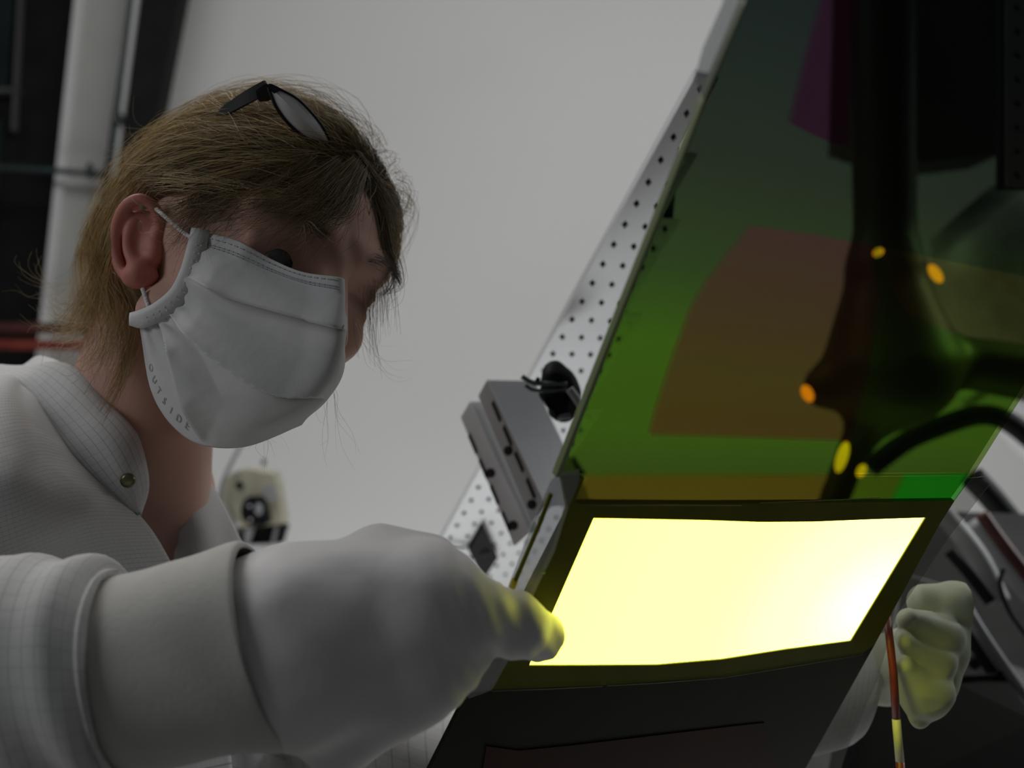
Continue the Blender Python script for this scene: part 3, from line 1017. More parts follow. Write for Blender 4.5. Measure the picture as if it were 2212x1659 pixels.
v, f = slab_dir(PL([(1870, -640, 1.55), (2200, -640, 1.55), (2168, 330, 1.55), (1990, 350, 1.55), (1842, 300, 1.55)]), (0, 0, .12))
mesh_obj('cabinet_body', v, f, principled('cabinet_dark', (.09, .055, .045), .6), cab, smooth=False)
v, f = slab_dir(PL([(1876, -640, 1.535), (1888, -640, 1.535), (1862, 290, 1.535), (1850, 290, 1.535)]), (0, 0, .01))
mesh_obj('cabinet_edge', v, f, principled('cabinet_rim', (.12, .08, .07), .6), cab, smooth=False)
st = empty('perforated_post', W(P(2200, 340, 1.0))[0], 'pinkish perforated post seen through the sheet at the top right corner', 'post')
o0 = P(2172, -60, 1.0)
o0 = o0 + A(0, .2585, 0)
v, f = perforated(o0, 20, 3, .0235, A(0.0, -1, 0.0), A(1, 0, 0))
mesh_obj('perforated_plate', v, f, principled('pink_plate', (.75, .55, .56), .5), st, smooth=False, solid=.001)
v, f = slab_dir(np.array([o0 + A(0, 0, .01), o0 + A(.07, 0, .01), o0 + A(.07, -.469, .01), o0 + A(0, -.469, .01)]), (0, 0, .01))
mesh_obj('post_core', v, f, M['inner'], st, smooth=False)
bd = empty('dark_pipe_run', W(P(2100, 1000, 1.42))[0], 'dark curved hose crossing behind the right edge of the dark sheet', 'hose')
v, f = tube(cr(PL([(1880, 1010, 1.42), (1960, 952, 1.42), (2050, 914, 1.40), (2120, 896, 1.38), (2180, 912, 1.36), (2270, 985, 1.34), (2380, 1090, 1.34)]), 40), .0145, 14)
mesh_obj('hose', v, f, M['black'], bd)

# ================================================================== RIGHT SIDE: STEEL VESSEL, RAILS, BLACK CASE
tk = empty('steel_vessel', W(P(2212, 1150, 1.5))[0], 'shiny steel vessel at the right edge of the picture', 'vessel')
ctr = P(2420, 830, 1.55)
axv = nrm(P(2330, 640, 1.5) - P(2460, 980, 1.6) + A(0.1, 0, 0.2))
axv = nrm(A(-0.62, 0.74, 0.25))
prof = [(-.34, .155), (-.30, .172), (-.05, .176), (-.04, .184), (-.02, .184), (-.01, .176), (.25, .176), (.30, .17), (.34, .15)]
a_ = nrm(np.cross(axv, A(.1, .2, 1))); b_ = np.cross(axv, a_)
ang = np.linspace(0, 2 * math.pi, 64, endpoint=False)
v = np.concatenate([ctr + axv * h + (a_ * np.cos(ang)[:, None] + b_ * np.sin(ang)[:, None]) * r for h, r in prof])
f = grid_faces(len(prof), 64, True).tolist() + [list(range(64)), [(len(prof) - 1) * 64 + i for i in range(64)][::-1]]
mesh_obj('shell', v, f, M['steel'], tk)
v, f = tube(np.array([ctr + axv * .12 + (a_ * math.cos(t) + b_ * math.sin(t)) * .179 for t in np.linspace(0, 2 * math.pi, 60, endpoint=False)]), .006, 8, True)
mesh_obj('band_clamp', v, f, M['rail'], tk)

wv = W(ctr)[0]
v, f = tube(np.array([[wv[0] + .05, wv[1], wv[2] - .1], [wv[0] + .05, wv[1], 0.0]]), .03, 14)
mesh_obj('support_leg', v, f, M['rail'], tk, space='world')

bk = empty('bench_plate', W(P(2050, 1500, 1.05))[0], 'grey bench plate behind the gloved hand on the right', 'bench')
v, f = slab_dir(PL([(1560, 1190, 1.20), (2060, 1105, 1.20), (2500, 1120, 1.20), (2500, 1560, 1.12), (1560, 1800, 1.02)]), (0, -.01, .03))
mesh_obj('plate', v, f, M['bench'], bk, smooth=False)
v, f = slab_dir(PL([(1950, 1240, 1.06), (2090, 1280, 1.06), (2230, 1540, 1.03), (2140, 1640, 1.02), (1900, 1640, 1.02)]), (0, 0, .012))
mesh_obj('mounting_plate', v, f, M['bench_light'], bk, smooth=False)
v, f = slab_dir(PL([(2093, 1432, 1.035), (2107, 1421, 1.035), (2120, 1438, 1.035), (2106, 1449, 1.035)]), (0, 0, .012))
mesh_obj('square_port', v, f, M['black'], bk, smooth=False)

for px_, py_, dd in ((1620, 1500, 1.14), (2400, 1500, 1.16)):
    wl = W(P(px_, py_, dd))[0]
    v, f = tube(np.array([[wl[0], wl[1] + .03, wl[2]], [wl[0], wl[1] + .03, 0.0]]), .02, 12)
    mesh_obj('leg', v, f, M['bench'], bk, space='world')

for k, (pts, r, mt, lb) in enumerate((
        ([(2078, 1300, .98), (2130, 1385, .97), (2240, 1545, .96)], .0065, 'rail', 'shiny rail running diagonally right of the gloved hand'),
        ([(2060, 1310, 1.0), (2120, 1400, .99), (2230, 1560, .98)], .010, 'black', 'black rail running just below the shiny rail'),
        ([(2030, 1100, 1.08), (2110, 1200, 1.06), (2160, 1300, 1.05)], .011, 'bench_light', 'grey pipe slanting between the steel vessel and the gloved hand'),
        ([(2050, 1190, 1.05), (2090, 1235, 1.04), (2140, 1300, 1.03)], .006, 'black', 'short black pipe right above the gloved thumb'),
        ([(2120, 1110, 1.05), (2170, 1180, 1.04), (2240, 1270, 1.03)], .007, 'red_dark', 'dark reddish pipe under the steel vessel'),
        ([(2100, 1130, 1.10), (2180, 1230, 1.09), (2280, 1340, 1.08)], .012, 'plate_grey', 'broad pale pipe under the dark reddish pipe'),
        ([(2100, 1030, 1.30), (2150, 1085, 1.30), (2240, 1200, 1.30)], .016, 'black', 'thick black pipe along the lower side of the steel vessel'),
        ([(2168, 1228, 1.02), (2160, 1262, 1.02), (2180, 1320, 1.02), (2230, 1390, 1.02)], .0022, 'black', 'thin black cable loop at the right edge'))):
    v, f = tube(cr(PL(pts), 24), r, 12)
    tag(mesh_obj(['diagonal_rail', 'lower_rail', 'grey_pipe', 'black_pipe', 'reddish_pipe', 'pale_pipe', 'thick_pipe', 'cable_loop'][k], v, f, M[mt]), lb, ['rail', 'rail', 'pipe', 'pipe', 'pipe', 'pipe', 'pipe', 'cable'][k])

bc = empty('black_case', W(P(2000, 1700, .90))[0], 'black equipment case in the lower right corner under the gloved hand', 'case')
v, f = slab_dir(PL([(1880, 1520, .93), (2050, 1468, .95), (2165, 1455, .97), (2240, 1560, .90), (2290, 1760, .84), (1800, 1760, .84), (1830, 1600, .88)]), (.0, -.02, .04))
mesh_obj('case_shell', v, f, M['housing'], bc, smooth=False)
v, f = tube(PL([(2052, 1466, .945), (2166, 1453, .965)]), .0022, 8)
mesh_obj('case_rim', v, f, M['black'], bc)

# ================================================================== PERSON
HO = P(0, 0, 0)
Lv = nrm(A(.66, -.33, .67))
Uv = A(.294, .94, .173); Uv = nrm(Uv - (Uv @ Lv) * Lv)
Fv = -np.cross(Lv, Uv)
ear_c = P(315, 545, 0.612)
HO = ear_c + 0.072 * Lv
HB = np.stack([Fv, Lv, Uv])                       # rows: forward, left, up


def H(f, l, u):
    return HO + f * Fv + l * Lv + u * Uv


def to_head(X):
    return (X - HO) @ HB.T


person = empty('person', (W(P(200, 1300, .70))[0][0], W(P(200, 1300, .70))[0][1], 0.0),
               'person in white clean-room coat, mask and gloves leaning over the glowing sheet', 'person')


def head_sdf(X):
    q = to_head(X)
    q[..., 1] = np.where(q[..., 1] > 0, q[..., 1] / .84, q[..., 1])
    qa = q.copy(); qa[..., 1] = np.abs(qa[..., 1])
    d = ell(q, A(-.014, 0, .040), A(.094, .074, .082))
    d = smin(d, ell(q, A(.040, 0, .030), A(.052, .060, .060)), .02)
    d = smin(d, ell(q, A(.038, 0, -.024), A(.046, .053, .050)), .025)
    d = smin(d, ell(q, A(.058, 0, -.054), A(.024, .024, .022)), .022)                 # chin
    d = smin(d, cone(qa, A(.010, .055, -.032), A(.052, .022, -.058), .014, .012), .02)   # jaw line
    d = smin(d, ell(qa, A(.060, .040, -.010), A(.020, .020, .016)), .014)             # cheek bones
    d = smin(d, cone(qa, A(.086, .012, .034), A(.072, .048, .036), .010, .009), .012)     # brows
    d = smin(d, cone(q, A(.092, 0, .022), A(.112, 0, -.022), .0065, .010), .010)      # nose
    d = smin(d, cone(qa, A(.098, .010, -.024), A(.094, .012, -.026), .008, .008), .006)
    d = smax(d, -ell(qa, A(.100, .033, .014), A(.020, .019, .013)), .008)             # eye sockets
    d = smin(d, cone(qa, A(.079, .016, .0225), A(.074, .048, .0185), .0048, .0045), .005)   # upper lids
    d = smin(d, cone(qa, A(.080, .018, .004), A(.074, .046, .006), .0045, .0045), .005)    # lower lids
    return d


NK = [P(330, 740, .690), P(272, 985, .705), P(310, 1190, .765)]


def body_sdf(X):
    d = head_sdf(X)
    n = cone(X, NK[0], NK[1], .041, .050)
    n = smin(n, cone(X, NK[1], NK[2], .050, .044), .03)
    n = smin(n, cone(X, P(310, 760, .655), P(372, 1090, .695), .012, .013), .02)      # neck muscle
    n = smin(n, cone(X, P(366, 1080, .710), P(400, 1290, .80), .012, .02), .03)
    n = smin(n, ell(X, P(330, 1480, .83), A(.065, .12, .10)), .03)
    n = smin(n, cone(X, P(180, 1040, .73), P(330, 1060, .78), .04, .045), .03)
    return smin(d, n, .022)


lo = np.min([H(-.13, -.1, -.14), H(.13, .1, .15), P(60, 1560, .60), P(820, 180, .55)], 0) - .03
hi = np.max([H(-.13, .1, .15), H(.13, .1, .15), P(60, 1560, .60), P(560, 1300, .88)], 0) + .03
bv, bf = surface_net(body_sdf, (min(lo[0], P(20, 1000, .7)[0]), P(300, 1480, .7)[1], .50), (max(hi[0], -.06), .235, .86), .0032)

# ear, right side of her head
EZ = .611
hel = cr(PL([(338, 520, EZ + .004), (346, 478, EZ + .002), (330, 444, EZ - .002), (302, 430, EZ - .004), (272, 445, EZ - .002), (253, 485, EZ + .003), (249, 535, EZ + .006), (260, 580, EZ + .005), (282, 604, EZ + .001)]), 26)
anti = cr(PL([(322, 470, EZ + .004), (296, 468, EZ + .003), (280, 500, EZ + .003), (278, 540, EZ + .003), (292, 570, EZ), (312, 572, EZ)]), 18)


def ear_sdf(X):
    d = np.full(X.shape[:-1], 9.0)
    for i in range(len(hel) - 1):
        d = np.minimum(d, cone(X, hel[i], hel[i + 1], .0034, .0034))
    e = np.full(X.shape[:-1], 9.0)
    for i in range(len(anti) - 1):
        e = np.minimum(e, cone(X, anti[i], anti[i + 1], .0034, .0034))
    d = smin(d, e, .004)
    d = smin(d, cone(X, P(300, 592, EZ - .001), P(322, 596, EZ), .0070, .0055), .006)      # lobe
    d = smin(d, cone(X, P(288, 598, EZ), P(304, 606, EZ), .0048, .0045), .005)
    d = smin(d, cone(X, P(336, 540, EZ + .003), P(333, 558, EZ + .003), .0045, .004), .004)  # tragus
    plate = cone(X, P(300, 480, EZ + .014), P(300, 575, EZ + .011), .0125, .0105)
    plate = np.maximum(plate, -(X[..., 2] - (EZ + .0105)))
    d = smin(d, plate, .005)
    d = smin(d, cone(X, P(325, 500, EZ + .012), P(325, 560, EZ + .012), .010, .010), .006)
    return d


ev, ef = surface_net(ear_sdf, P(235, 640, EZ) - A(0, 0, .016), P(375, 410, EZ) + A(0, 0, .028), .00095)
# far ear as mirrored copy across the head's middle plane
fv = to_head(ev); fv[:, 1] *= -1
fv = HO + fv @ HB
v, f = join([(bv, bf), (ev, ef), (fv, ef[:, ::-1])])
tone = np.zeros(len(v))
tone[len(bv):] = 0.85
qh = to_head(v[:len(bv)])
tone[:len(bv)] = np.clip(0.35 - np.linalg.norm(qh - A(.06, -.05, -.01), axis=1) / .12, 0, .3)
body = mesh_obj('body', v, f, M['skin'], person, attr=tone)

# eyes
for s in (-1, 1):
    c = H(.0716, .0292 * s, .0135) if s < 0 else H(.0655, .0262, .0125)
    v, f = ellipsoid_mesh(c, np.eye(3) * .0122)
    eye = mesh_obj('eye', v, f, principled('eye_white_%d' % (s + 1), (.11, .10, .095), .4), person)
    g = nrm(Fv * .86 + Lv * .42 - Uv * .22)
    v, f = ellipsoid_mesh(c + g * .0085, np.array([g * .0045, nrm(np.cross(g, Uv)) * .0062, nrm(np.cross(np.cross(g, Uv), g)) * .0062]), 20, 12)
    ir = mesh_obj('iris', v, f, principled('iris_%d' % (s + 1), (.022, .030, .030), .2), eye)


# ---------------------------------------------------------------- hair
def strand_mesh(paths, rad, tones):
    """paths (n,k,3) -> thin three-sided tubes"""
    paths = np.asarray(paths)
    n, k, _ = paths.shape
    t = nrm(np.gradient(paths, axis=1))
    a = nrm(np.cross(t, A(.3, .2, -1.0)))
    b = np.cross(t, a)
    taper = np.linspace(1, .35, k)[None, :, None, None]
    ang = A(0, 2.0944, 4.18879)
    ring = (a[:, :, None] * np.cos(ang)[None, None, :, None] + b[:, :, None] * np.sin(ang)[None, None, :, None])
    r = np.broadcast_to(np.asarray(rad, float).reshape(-1, 1, 1, 1), (n, 1, 1, 1))
    v = (paths[:, :, None] + ring * r * taper).reshape(-1, 3)
    base = (np.arange(n) * k * 3)[:, None, None]
    i = (np.arange(k - 1) * 3)[None, :, None]
    j = np.arange(3)[None, None, :]
    j2 = (j + 1) % 3
    f = np.stack(np.broadcast_arrays(base + i + j, base + i + j2, base + i + 3 + j2, base + i + 3 + j), -1).reshape(-1, 4)
    tones = np.asarray(tones)
    tn = np.repeat(tones, k * 3) if tones.ndim == 1 else np.repeat(tones.ravel(), 3)
    return v, f, tn


HC, HR = A(-.016, 0, .042), A(.101, .081, .090)


def cap_sdf(X):
    q = to_head(X)
    d = ell(q, HC, HR)
    d = smin(d, ell(q, A(-.075, 0, -.005), A(.040, .060, .058)), .03)
    line = .068 - .40 * np.clip(.075 - q[..., 0], 0, .2) - 2.4 * np.clip(-.008 - q[..., 0], 0, .05) - 0.5 * q[..., 1] ** 2 
    d = smax(d, (line - q[..., 2]) * .8, .010)
    return d + .0012 * noise3(q * A(.35, 1, 1), 420, 5)


hc = HO
cv, cf = surface_net(cap_sdf, hc - .15, hc + .15, .0032)
qc = to_head(cv)
capt = .22 + .9 * np.clip(-.01 - qc[:, 0], 0, .4) * 3 + .12 * noise3(to_head(cv) * A(.25, 1, 1), 500, 9)
hair = mesh_obj('hair', cv, cf, M['hair'], person, attr=np.clip(capt, 0.03, .55))


def slerp_paths(d0, d1, k, bow):
    d0, d1 = nrm(d0), nrm(d1)
    om = np.arccos(np.clip((d0 * d1).sum(-1), -1, .9999))[:, None, None]
    t = np.linspace(0, 1, k)[None, :, None]
    return (np.sin((1 - t) * om) * d0[:, None] + np.sin(t * om) * d1[:, None]) / np.sin(om)


def scalp_strands(n, seed, lift, rad, tone0, tone1, kk=18, wv=1.0):
    r = np.random.default_rng(seed)
    # roots: front hairline and parting, spread over the crown
    th = r.uniform(-1.35, 1.35, n)                       # around the forehead, + = her left
    up = r.uniform(.18, 1.25, n)
    up = np.maximum(up, .50)
    d0 = np.stack([np.cos(th) * np.cos(up), np.sin(th) * np.cos(up), np.sin(up)], -1)
    side = np.where(th > r.normal(0.25, .12, n), 1.0, -1.0)
    low = r.uniform(-.62, .25, n) - .25 * (up < .6)
    d1 = np.stack([-np.ones(n), side * r.uniform(.02, .75, n), low], -1)
    p = slerp_paths(d0, d1, kk, 0)
    t = np.linspace(0, 1, kk)[None, :]
    lf = 1.0 + lift * (r.uniform(.1, 1, n)[:, None]) * np.sin(np.pi * np.clip(t * 1.1, 0, 1)) ** .7
    ph = r.uniform(0, 6.28, (n, 1))
    wob = .018 * wv * np.sin(t * r.uniform(4, 9, (n, 1)) + ph)
    ridge = np.sin(th * 11 + 3 * up) * np.sin(up * 12 + 2 * th)
    lf = lf + .030 * ridge[:, None] * np.sin(np.pi * t) ** .8
    q = HC + (p * lf[..., None]) * HR
    q[..., 2] += wob * .35 - .012 * t ** 2 * (np.abs(d0[:, 1:2]) > .4)
    q[..., 1] += wob * .25
    minu = .043 - np.clip((-.012 - q[..., 0]) / .05, 0, 1) * .11 + r.normal(0, .0035, (n, 1))
    q[..., 2] = np.where(np.abs(q[..., 1]) > .03, np.maximum(q[..., 2], minu), q[..., 2])
    clump = .5 + .5 * np.sin(th * 13 + 2.2 * np.sin(up * 9))
    tn = tone0 + (tone1 - tone0) * np.clip(.62 * clump + .5 * r.uniform(-.3, .7, n) + .25 * (np.sin(up) - .6), 0, 1)
    tn = np.clip(tn[:, None] + .62 * (t - .40) + .14 * ridge[:, None], 0, 1)
    return strand_mesh(HO + q @ HB, r.uniform(.6, 1.25, n) * rad, tn)


parts = [scalp_strands(3600, 21, .045, .00034, .10, .80), scalp_strands(3400, 22, .075, .00020, .15, 1.0), scalp_strands(1000, 23, .15, .00011, .3, 1.0, wv=2.6)]


def pix_locks(guides, n, spread, rad, tones, seed, kk=20, droop=0.0):
    """locks of loose hair that follow guide curves given as points"""
    r = np.random.default_rng(seed)
    out = []
    for g in guides:
        c = cr(PL(g), kk)
        off = r.normal(size=(n, 1, 3)) * spread
        t = np.linspace(0, 1, kk)[None, :, None]
        wob = np.sin(t * r.uniform(2, 8, (n, 1, 3)) + r.uniform(0, 6.3, (n, 1, 3))) * spread * .7
        ln = r.uniform(.55, 1.0, (n, 1, 1))
        i = np.clip(t[0, :, 0][None] * ln[:, :, 0] * (kk - 1), 0, kk - 1.001)
        i0 = i.astype(int); fr = (i - i0)[..., None]
        base = c[i0] * (1 - fr) + c[np.minimum(i0 + 1, kk - 1)] * fr
        pth = base + off * (.25 + 1.1 * t) + wob * t
        out.append(strand_mesh(pth, r.uniform(.6, 1.3, n) * rad, r.uniform(*tones, n)))
    return out


# fringe hanging on the far side of the face
fringe = [[(770, 330, .63), (815, 400, .635), (835, 450, .64), (850, 480, .645), (862, 500, .645)],
          [(780, 360, .63), (822, 440, .635), (838, 520, .64), (852, 590, .64), (838, 630, .635), (790, 648, .62)],
          [(785, 380, .63), (815, 470, .635), (822, 560, .64), (828, 640, .64), (826, 720, .64)],
          [(790, 400, .63), (806, 480, .63), (808, 560, .635), (812, 650, .635), (815, 760, .635)],
          [(795, 420, .63), (800, 520, .63), (795, 620, .63), (790, 700, .63), (800, 790, .63)],
          [(770, 330, .63), (825, 420, .64), (845, 445, .645), (870, 455, .65)]]
parts += pix_locks(fringe, 75, .0030, .00017, (.04, .35), 31)
parts += pix_locks([fringe[1]], 26, .0007, .00030, (.0, .12), 32)
# nape and back wisps
nape = [[(215, 450, 0.665), (195, 520, 0.675), (210, 600, 0.675), (235, 660, 0.665), (225, 740, 0.655), (250, 790, 0.645)],
        [(235, 470, 0.645), (220, 560, 0.655), (245, 640, 0.645), (272, 700, 0.630), (268, 770, 0.625), (238, 860, 0.615)],
        [(205, 480, 0.685), (180, 560, 0.715), (185, 650, 0.685), (150, 690, 0.705), (120, 660, 0.705)],
        [(220, 540, 0.675), (205, 620, 0.675), (170, 690, 0.695), (130, 680, 0.695), (105, 640, 0.695)],
        [(230, 580, 0.665), (215, 650, 0.665), (185, 720, 0.665), (140, 740, 0.685), (150, 800, 0.685)],
        [(240, 560, 0.655), (235, 650, 0.645), (255, 720, 0.635), (225, 780, 0.635), (190, 770, 0.635)],
        [(250, 540, 0.635), (240, 610, 0.625), (255, 680, 0.620), (230, 750, 0.625), (200, 740, 0.630)]]
parts += pix_locks(nape, 130, .0062, .00016, (.25, .9), 33, 22)
parts += pix_locks([[(245, 560, .655), (252, 620, .650), (278, 670, .645), (286, 730, .640), (268, 800, .635), (238, 860, .63), (210, 905, .625)]], 110, .0022, .00022, (.45, .75), 34, 26)
# flyaways round the silhouette
fly = [[(440, 240, .67), (380, 260, .68), (310, 300, .69), (255, 330, .69), (235, 300, .69)],
       [(420, 250, .67), (350, 290, .69), (280, 300, .69), (270, 250, .69)],
       [(360, 300, .68), (280, 380, .69), (220, 430, .70), (190, 480, .70), (160, 520, .70)],
       [(330, 330, .68), (250, 400, .70), (200, 470, .71), (175, 520, .71), (165, 560, .71)],
       [(700, 250, .63), (760, 280, .64), (800, 330, .64), (810, 390, .64)],
       [(690, 260, .63), (750, 320, .64), (790, 370, .64), (830, 400, .64)],
       [(560, 205, .67), (480, 205, .68), (420, 225, .69), (370, 250, .69)],
       [(770, 690, .60), (800, 740, .61), (850, 780, .62), (905, 785, .62)],
       [(715, 830, .60), (718, 900, .60), (735, 950, .60), (745, 1000, .60)],
       [(560, 900, .585), (566, 960, .585), (562, 1030, .59)],
       [(200, 620, .70), (130, 640, .71), (90, 590, .71), (85, 560, .71)],
       [(190, 600, .70), (110, 620, .71), (70, 600, .71), (60, 570, .71)]]
parts += pix_locks(fly, 9, .0055, .00009, (.4, .95), 35)
# short hairs over forehead and temple
temple = [[(770, 350, .595), (700, 440, .575), (640, 480, .572), (590, 520, .575)],
          [(730, 350, .592), (640, 430, .572), (560, 455, .575), (480, 490, .58)],
          [(670, 350, .592), (570, 430, .578), (490, 450, .58), (420, 480, .59)],
          [(580, 370, .592), (480, 450, .585), (430, 480, .59), (400, 530, .592)],
          [(785, 370, .60), (740, 450, .58), (690, 470, .575), (650, 500, .572)],
          [(500, 380, .60), (420, 450, .59), (380, 470, .595), (345, 450, .60)]]
parts += pix_locks(temple, 190, .0066, .00014, (.03, .42), 36)
shortlocks = [[(440, 500, .575), (445, 560, .573), (470, 620, .572)], [(560, 640, .57), (540, 700, .568), (545, 760, .567)],
              [(300, 480, .595), (310, 510, .592), (330, 530, .592)], [(660, 480, .565), (668, 505, .565), (664, 530, .565)]]
parts += pix_locks(shortlocks, 7, .0045, .00007, (.8, 1.0), 37)
vv, ff, tt = [], [], []
n0 = 0
for a, b, c in parts:
    vv.append(a); ff.append(b + n0); tt.append(c); n0 += len(a)
strands = mesh_obj('hair_strands', np.concatenate(vv), np.concatenate(ff), M['hair'], hair, attr=np.concatenate(tt), smooth=False)
strands['kind'] = 'stuff'

# eyebrows
for s in (-1, 1):
    r = np.random.default_rng(40 + s)
    n = 170
    t = r.uniform(0, 1, n)
    base = np.stack([.0965 - .020 * t ** 1.6, s * (.014 + .040 * t), .0345 + .006 * np.sin(t * 2.4) + r.normal(0, .0018, n)], -1)
    dr = np.stack([-.25 * np.ones(n), s * (.8 + .1 * r.normal(size=n)), .35 - .8 * t], -1)
    k = np.linspace(0, 1, 5)[None, :, None]
    q = base[:, None] + dr[:, None] * k * .007 + A(.0015, 0, -.001) * k ** 2
    v, f, tn = strand_mesh(HO + q @ HB, .00016, r.uniform(0, 1, n))
    o = mesh_obj('eyebrow', v, f, M['brow'], person, attr=tn, smooth=False)
    o['kind'] = 'stuff'

# ================================================================== COAT
coat = empty('coat', W(P(100, 1600, .60))[0])
coat.parent = person
coat.location = Vector(W(P(100, 1600, .60))[0]) - Vector(person.location)
coat['label'] = 'white clean-room coat with fine grey thread grid'


def cloth(name, ctrl, nr, nc, mat, parent, su, sv, thick=.0016, wr=0.0, seed=0, label=None):
    g, uv = grid_surf([[P(*c) for c in row] for row in ctrl], nr, nc)
    if wr:
        g = g + A(0, 0, 1) * (wr * noise3(g, 60, seed, 2))[..., None]
    o = mesh_obj(name, g.reshape(-1, 3), grid_faces(nr, nc), mat, parent, uvs=uv * A(su, sv), solid=thick)
    if label: o['label'] = label
    return o


body_ctrl = [
    [(-420, 960, .80), (-200, 880, .82), (0, 815, .80), (70, 815, .78), (120, 815, .76)],
    [(-420, 930, .66), (-200, 860, .68), (0, 812, .69), (50, 830, .69), (95, 840, .685)],
    [(-420, 1010, .58), (-200, 940, .58), (-20, 880, .61), (60, 880, .64), (112, 905, .655)],
    [(-420, 1150, .545), (-200, 1080, .54), (10, 1010, .565), (90, 985, .60), (172, 1002, .628)],
    [(-420, 1300, .535), (-180, 1240, .535), (40, 1160, .555), (180, 1110, .59), (298, 1112, .632)],
    [(-420, 1500, .54), (-160, 1420, .54), (70, 1300, .565), (230, 1240, .60), (372, 1222, .640)],
    [(-420, 1800, .55), (-140, 1700, .555), (120, 1560, .585), (330, 1460, .62), (470, 1420, .66)],
    [(-420, 2300, .57), (-140, 2300, .575), (160, 2300, .60), (400, 2300, .64), (560, 2300, .68)]]
cloth('right_front', body_ctrl, 90, 60, M['coat'], coat, .42, .62, wr=.0012, seed=2)
left_ctrl = [
    [(438, 1020, .735), (424, 1026, .722), (424, 1030, .712), (420, 1040, .705), (415, 1052, .70)],
    [(478, 1085, .74), (448, 1080, .715), (425, 1080, .698), (405, 1085, .692), (392, 1110, .694)],
    [(520, 1170, .745), (480, 1160, .715), (445, 1155, .694), (410, 1160, .688), (386, 1170, .690)],
    [(570, 1270, .76), (520, 1260, .725), (470, 1250, .695), (420, 1250, .685), (378, 1225, .685)],
    [(640, 1500, .78), (590, 1480, .74), (540, 1460, .71), (480, 1450, .70), (420, 1430, .69)],
    [(760, 2300, .82), (700, 2300, .78), (640, 2300, .74), (600, 2300, .72), (540, 2300, .70)]]
cloth('left_front', left_ctrl, 60, 30, M['coat'], coat, .12, .5, wr=.0006, seed=4)
back_ctrl = [
    [(-420, 960, .80), (-100, 850, .83), (120, 815, .84), (300, 860, .82), (426, 1022, .735)],
    [(-420, 1300, .90), (-100, 1250, .96), (150, 1250, .97), (380, 1280, .90), (545, 1270, .755)],
    [(-420, 2300, .92), (-100, 2300, .98), (150, 2300, 1.0), (450, 2300, .97), (750, 2300, .82)]]
cloth('back', back_ctrl, 40, 40, M['coat'], coat, .5, .5, seed=5)

# stand collar: seam line -> roll -> neck edge
seam = [(-40, 805, .735), (10, 815, .70), (47, 841, .680), (80, 885, .660), (118, 940, .645), (159, 993, .632), (215, 1050, .628), (268, 1095, .630), (298, 1112, .632)]
roll = [(0, 790, .745), (45, 800, .705), (85, 815, .672), (135, 860, .648), (185, 910, .634), (228, 960, .626), (262, 1015, .624), (288, 1065, .627), (300, 1105, .631)]
edge = [(40, 800, .76), (90, 786, .70), (134, 786, .676), (172, 806, .662), (226, 868, .650), (272, 915, .642), (298, 958, .638), (318, 1045, .636), (302, 1112, .633)]
inn = [(60, 815, .765), (110, 800, .71), (160, 815, .69), (200, 850, .675), (235, 895, .665), (275, 935, .655), (300, 975, .648), (312, 1050, .642), (300, 1113, .636)]
collar = cloth('collar', [seam, roll, edge, inn], 26, 70, M['coat'], coat, .25, .07, .0022, wr=.0006, seed=6, label='stand collar with a metal snap')
cin = [[(30, 806, .80), (60, 785, .79), (82, 771, .775), (110, 776, .76), (142, 790, .75)],
       [(30, 806, .74), (60, 806, .735), (85, 806, .73), (115, 804, .725), (150, 812, .72)]]
cloth('collar_back', cin, 10, 24, M['coat_plain'], coat, .1, .03, .002)
pth = cr(PL([(x, y, d - .0022) for x, y, d in seam[2:]]), 40)
v, f = tube(pth, .0006, 6)
mesh_obj('seam_line', v, f, M['stitch'], collar)
sn = P(276, 1038, .6225)
v, f = disc(sn, (.15, .05, -1), .0044, .003, 24, .4)
so = mesh_obj('snap_button', v, f, M['snap'], collar)
so['label'] = 'small metal snap'

# right sleeve: loose tube ending in a bunched hem
def loft(rings):
    """rings: list of (centre px,py,d, up radius, out radius)"""
    out = []
    m = 56
    for (c0, c1, d, ry, rz, tilt) in rings:
        a = np.linspace(0, 2 * math.pi, m, endpoint=False)
        c = P(c0, c1, d)
        out.append(c + np.stack([np.cos(a) * 0 - np.sin(a) * ry * tilt, np.sin(a) * ry, -np.cos(a) * rz], -1))
    return np.array(out)


def cloth_tube(name, rings, n, mat, parent, wr, seed, thick=.0016, fold=None, su=.36, sv=.3, label=None, near=1.0):
    R_ = loft(rings)
    g = cr(R_, n)
    ctrs = g.mean(1, keepdims=True)
    rad = nrm(g - ctrs)
    dsp = wr * noise3(g, 48, seed, 2)
    if fold is not None:
        dsp = dsp + fold(np.linspace(0, 1, n)[:, None], np.linspace(0, 1, g.shape[1], endpoint=False)[None])
    g = (g + rad * dsp[..., None]) * near
    r, c = g.shape[:2]
    uu, vvv = np.meshgrid(np.linspace(0, 1, c) * su, np.linspace(0, 1, r) * sv)
    o = mesh_obj(name, g.reshape(-1, 3), grid_faces(r, c, True), mat, parent, uvs=np.stack([uu, vvv], -1).reshape(-1, 2), solid=thick)
    if label: o['label'] = label
    return o


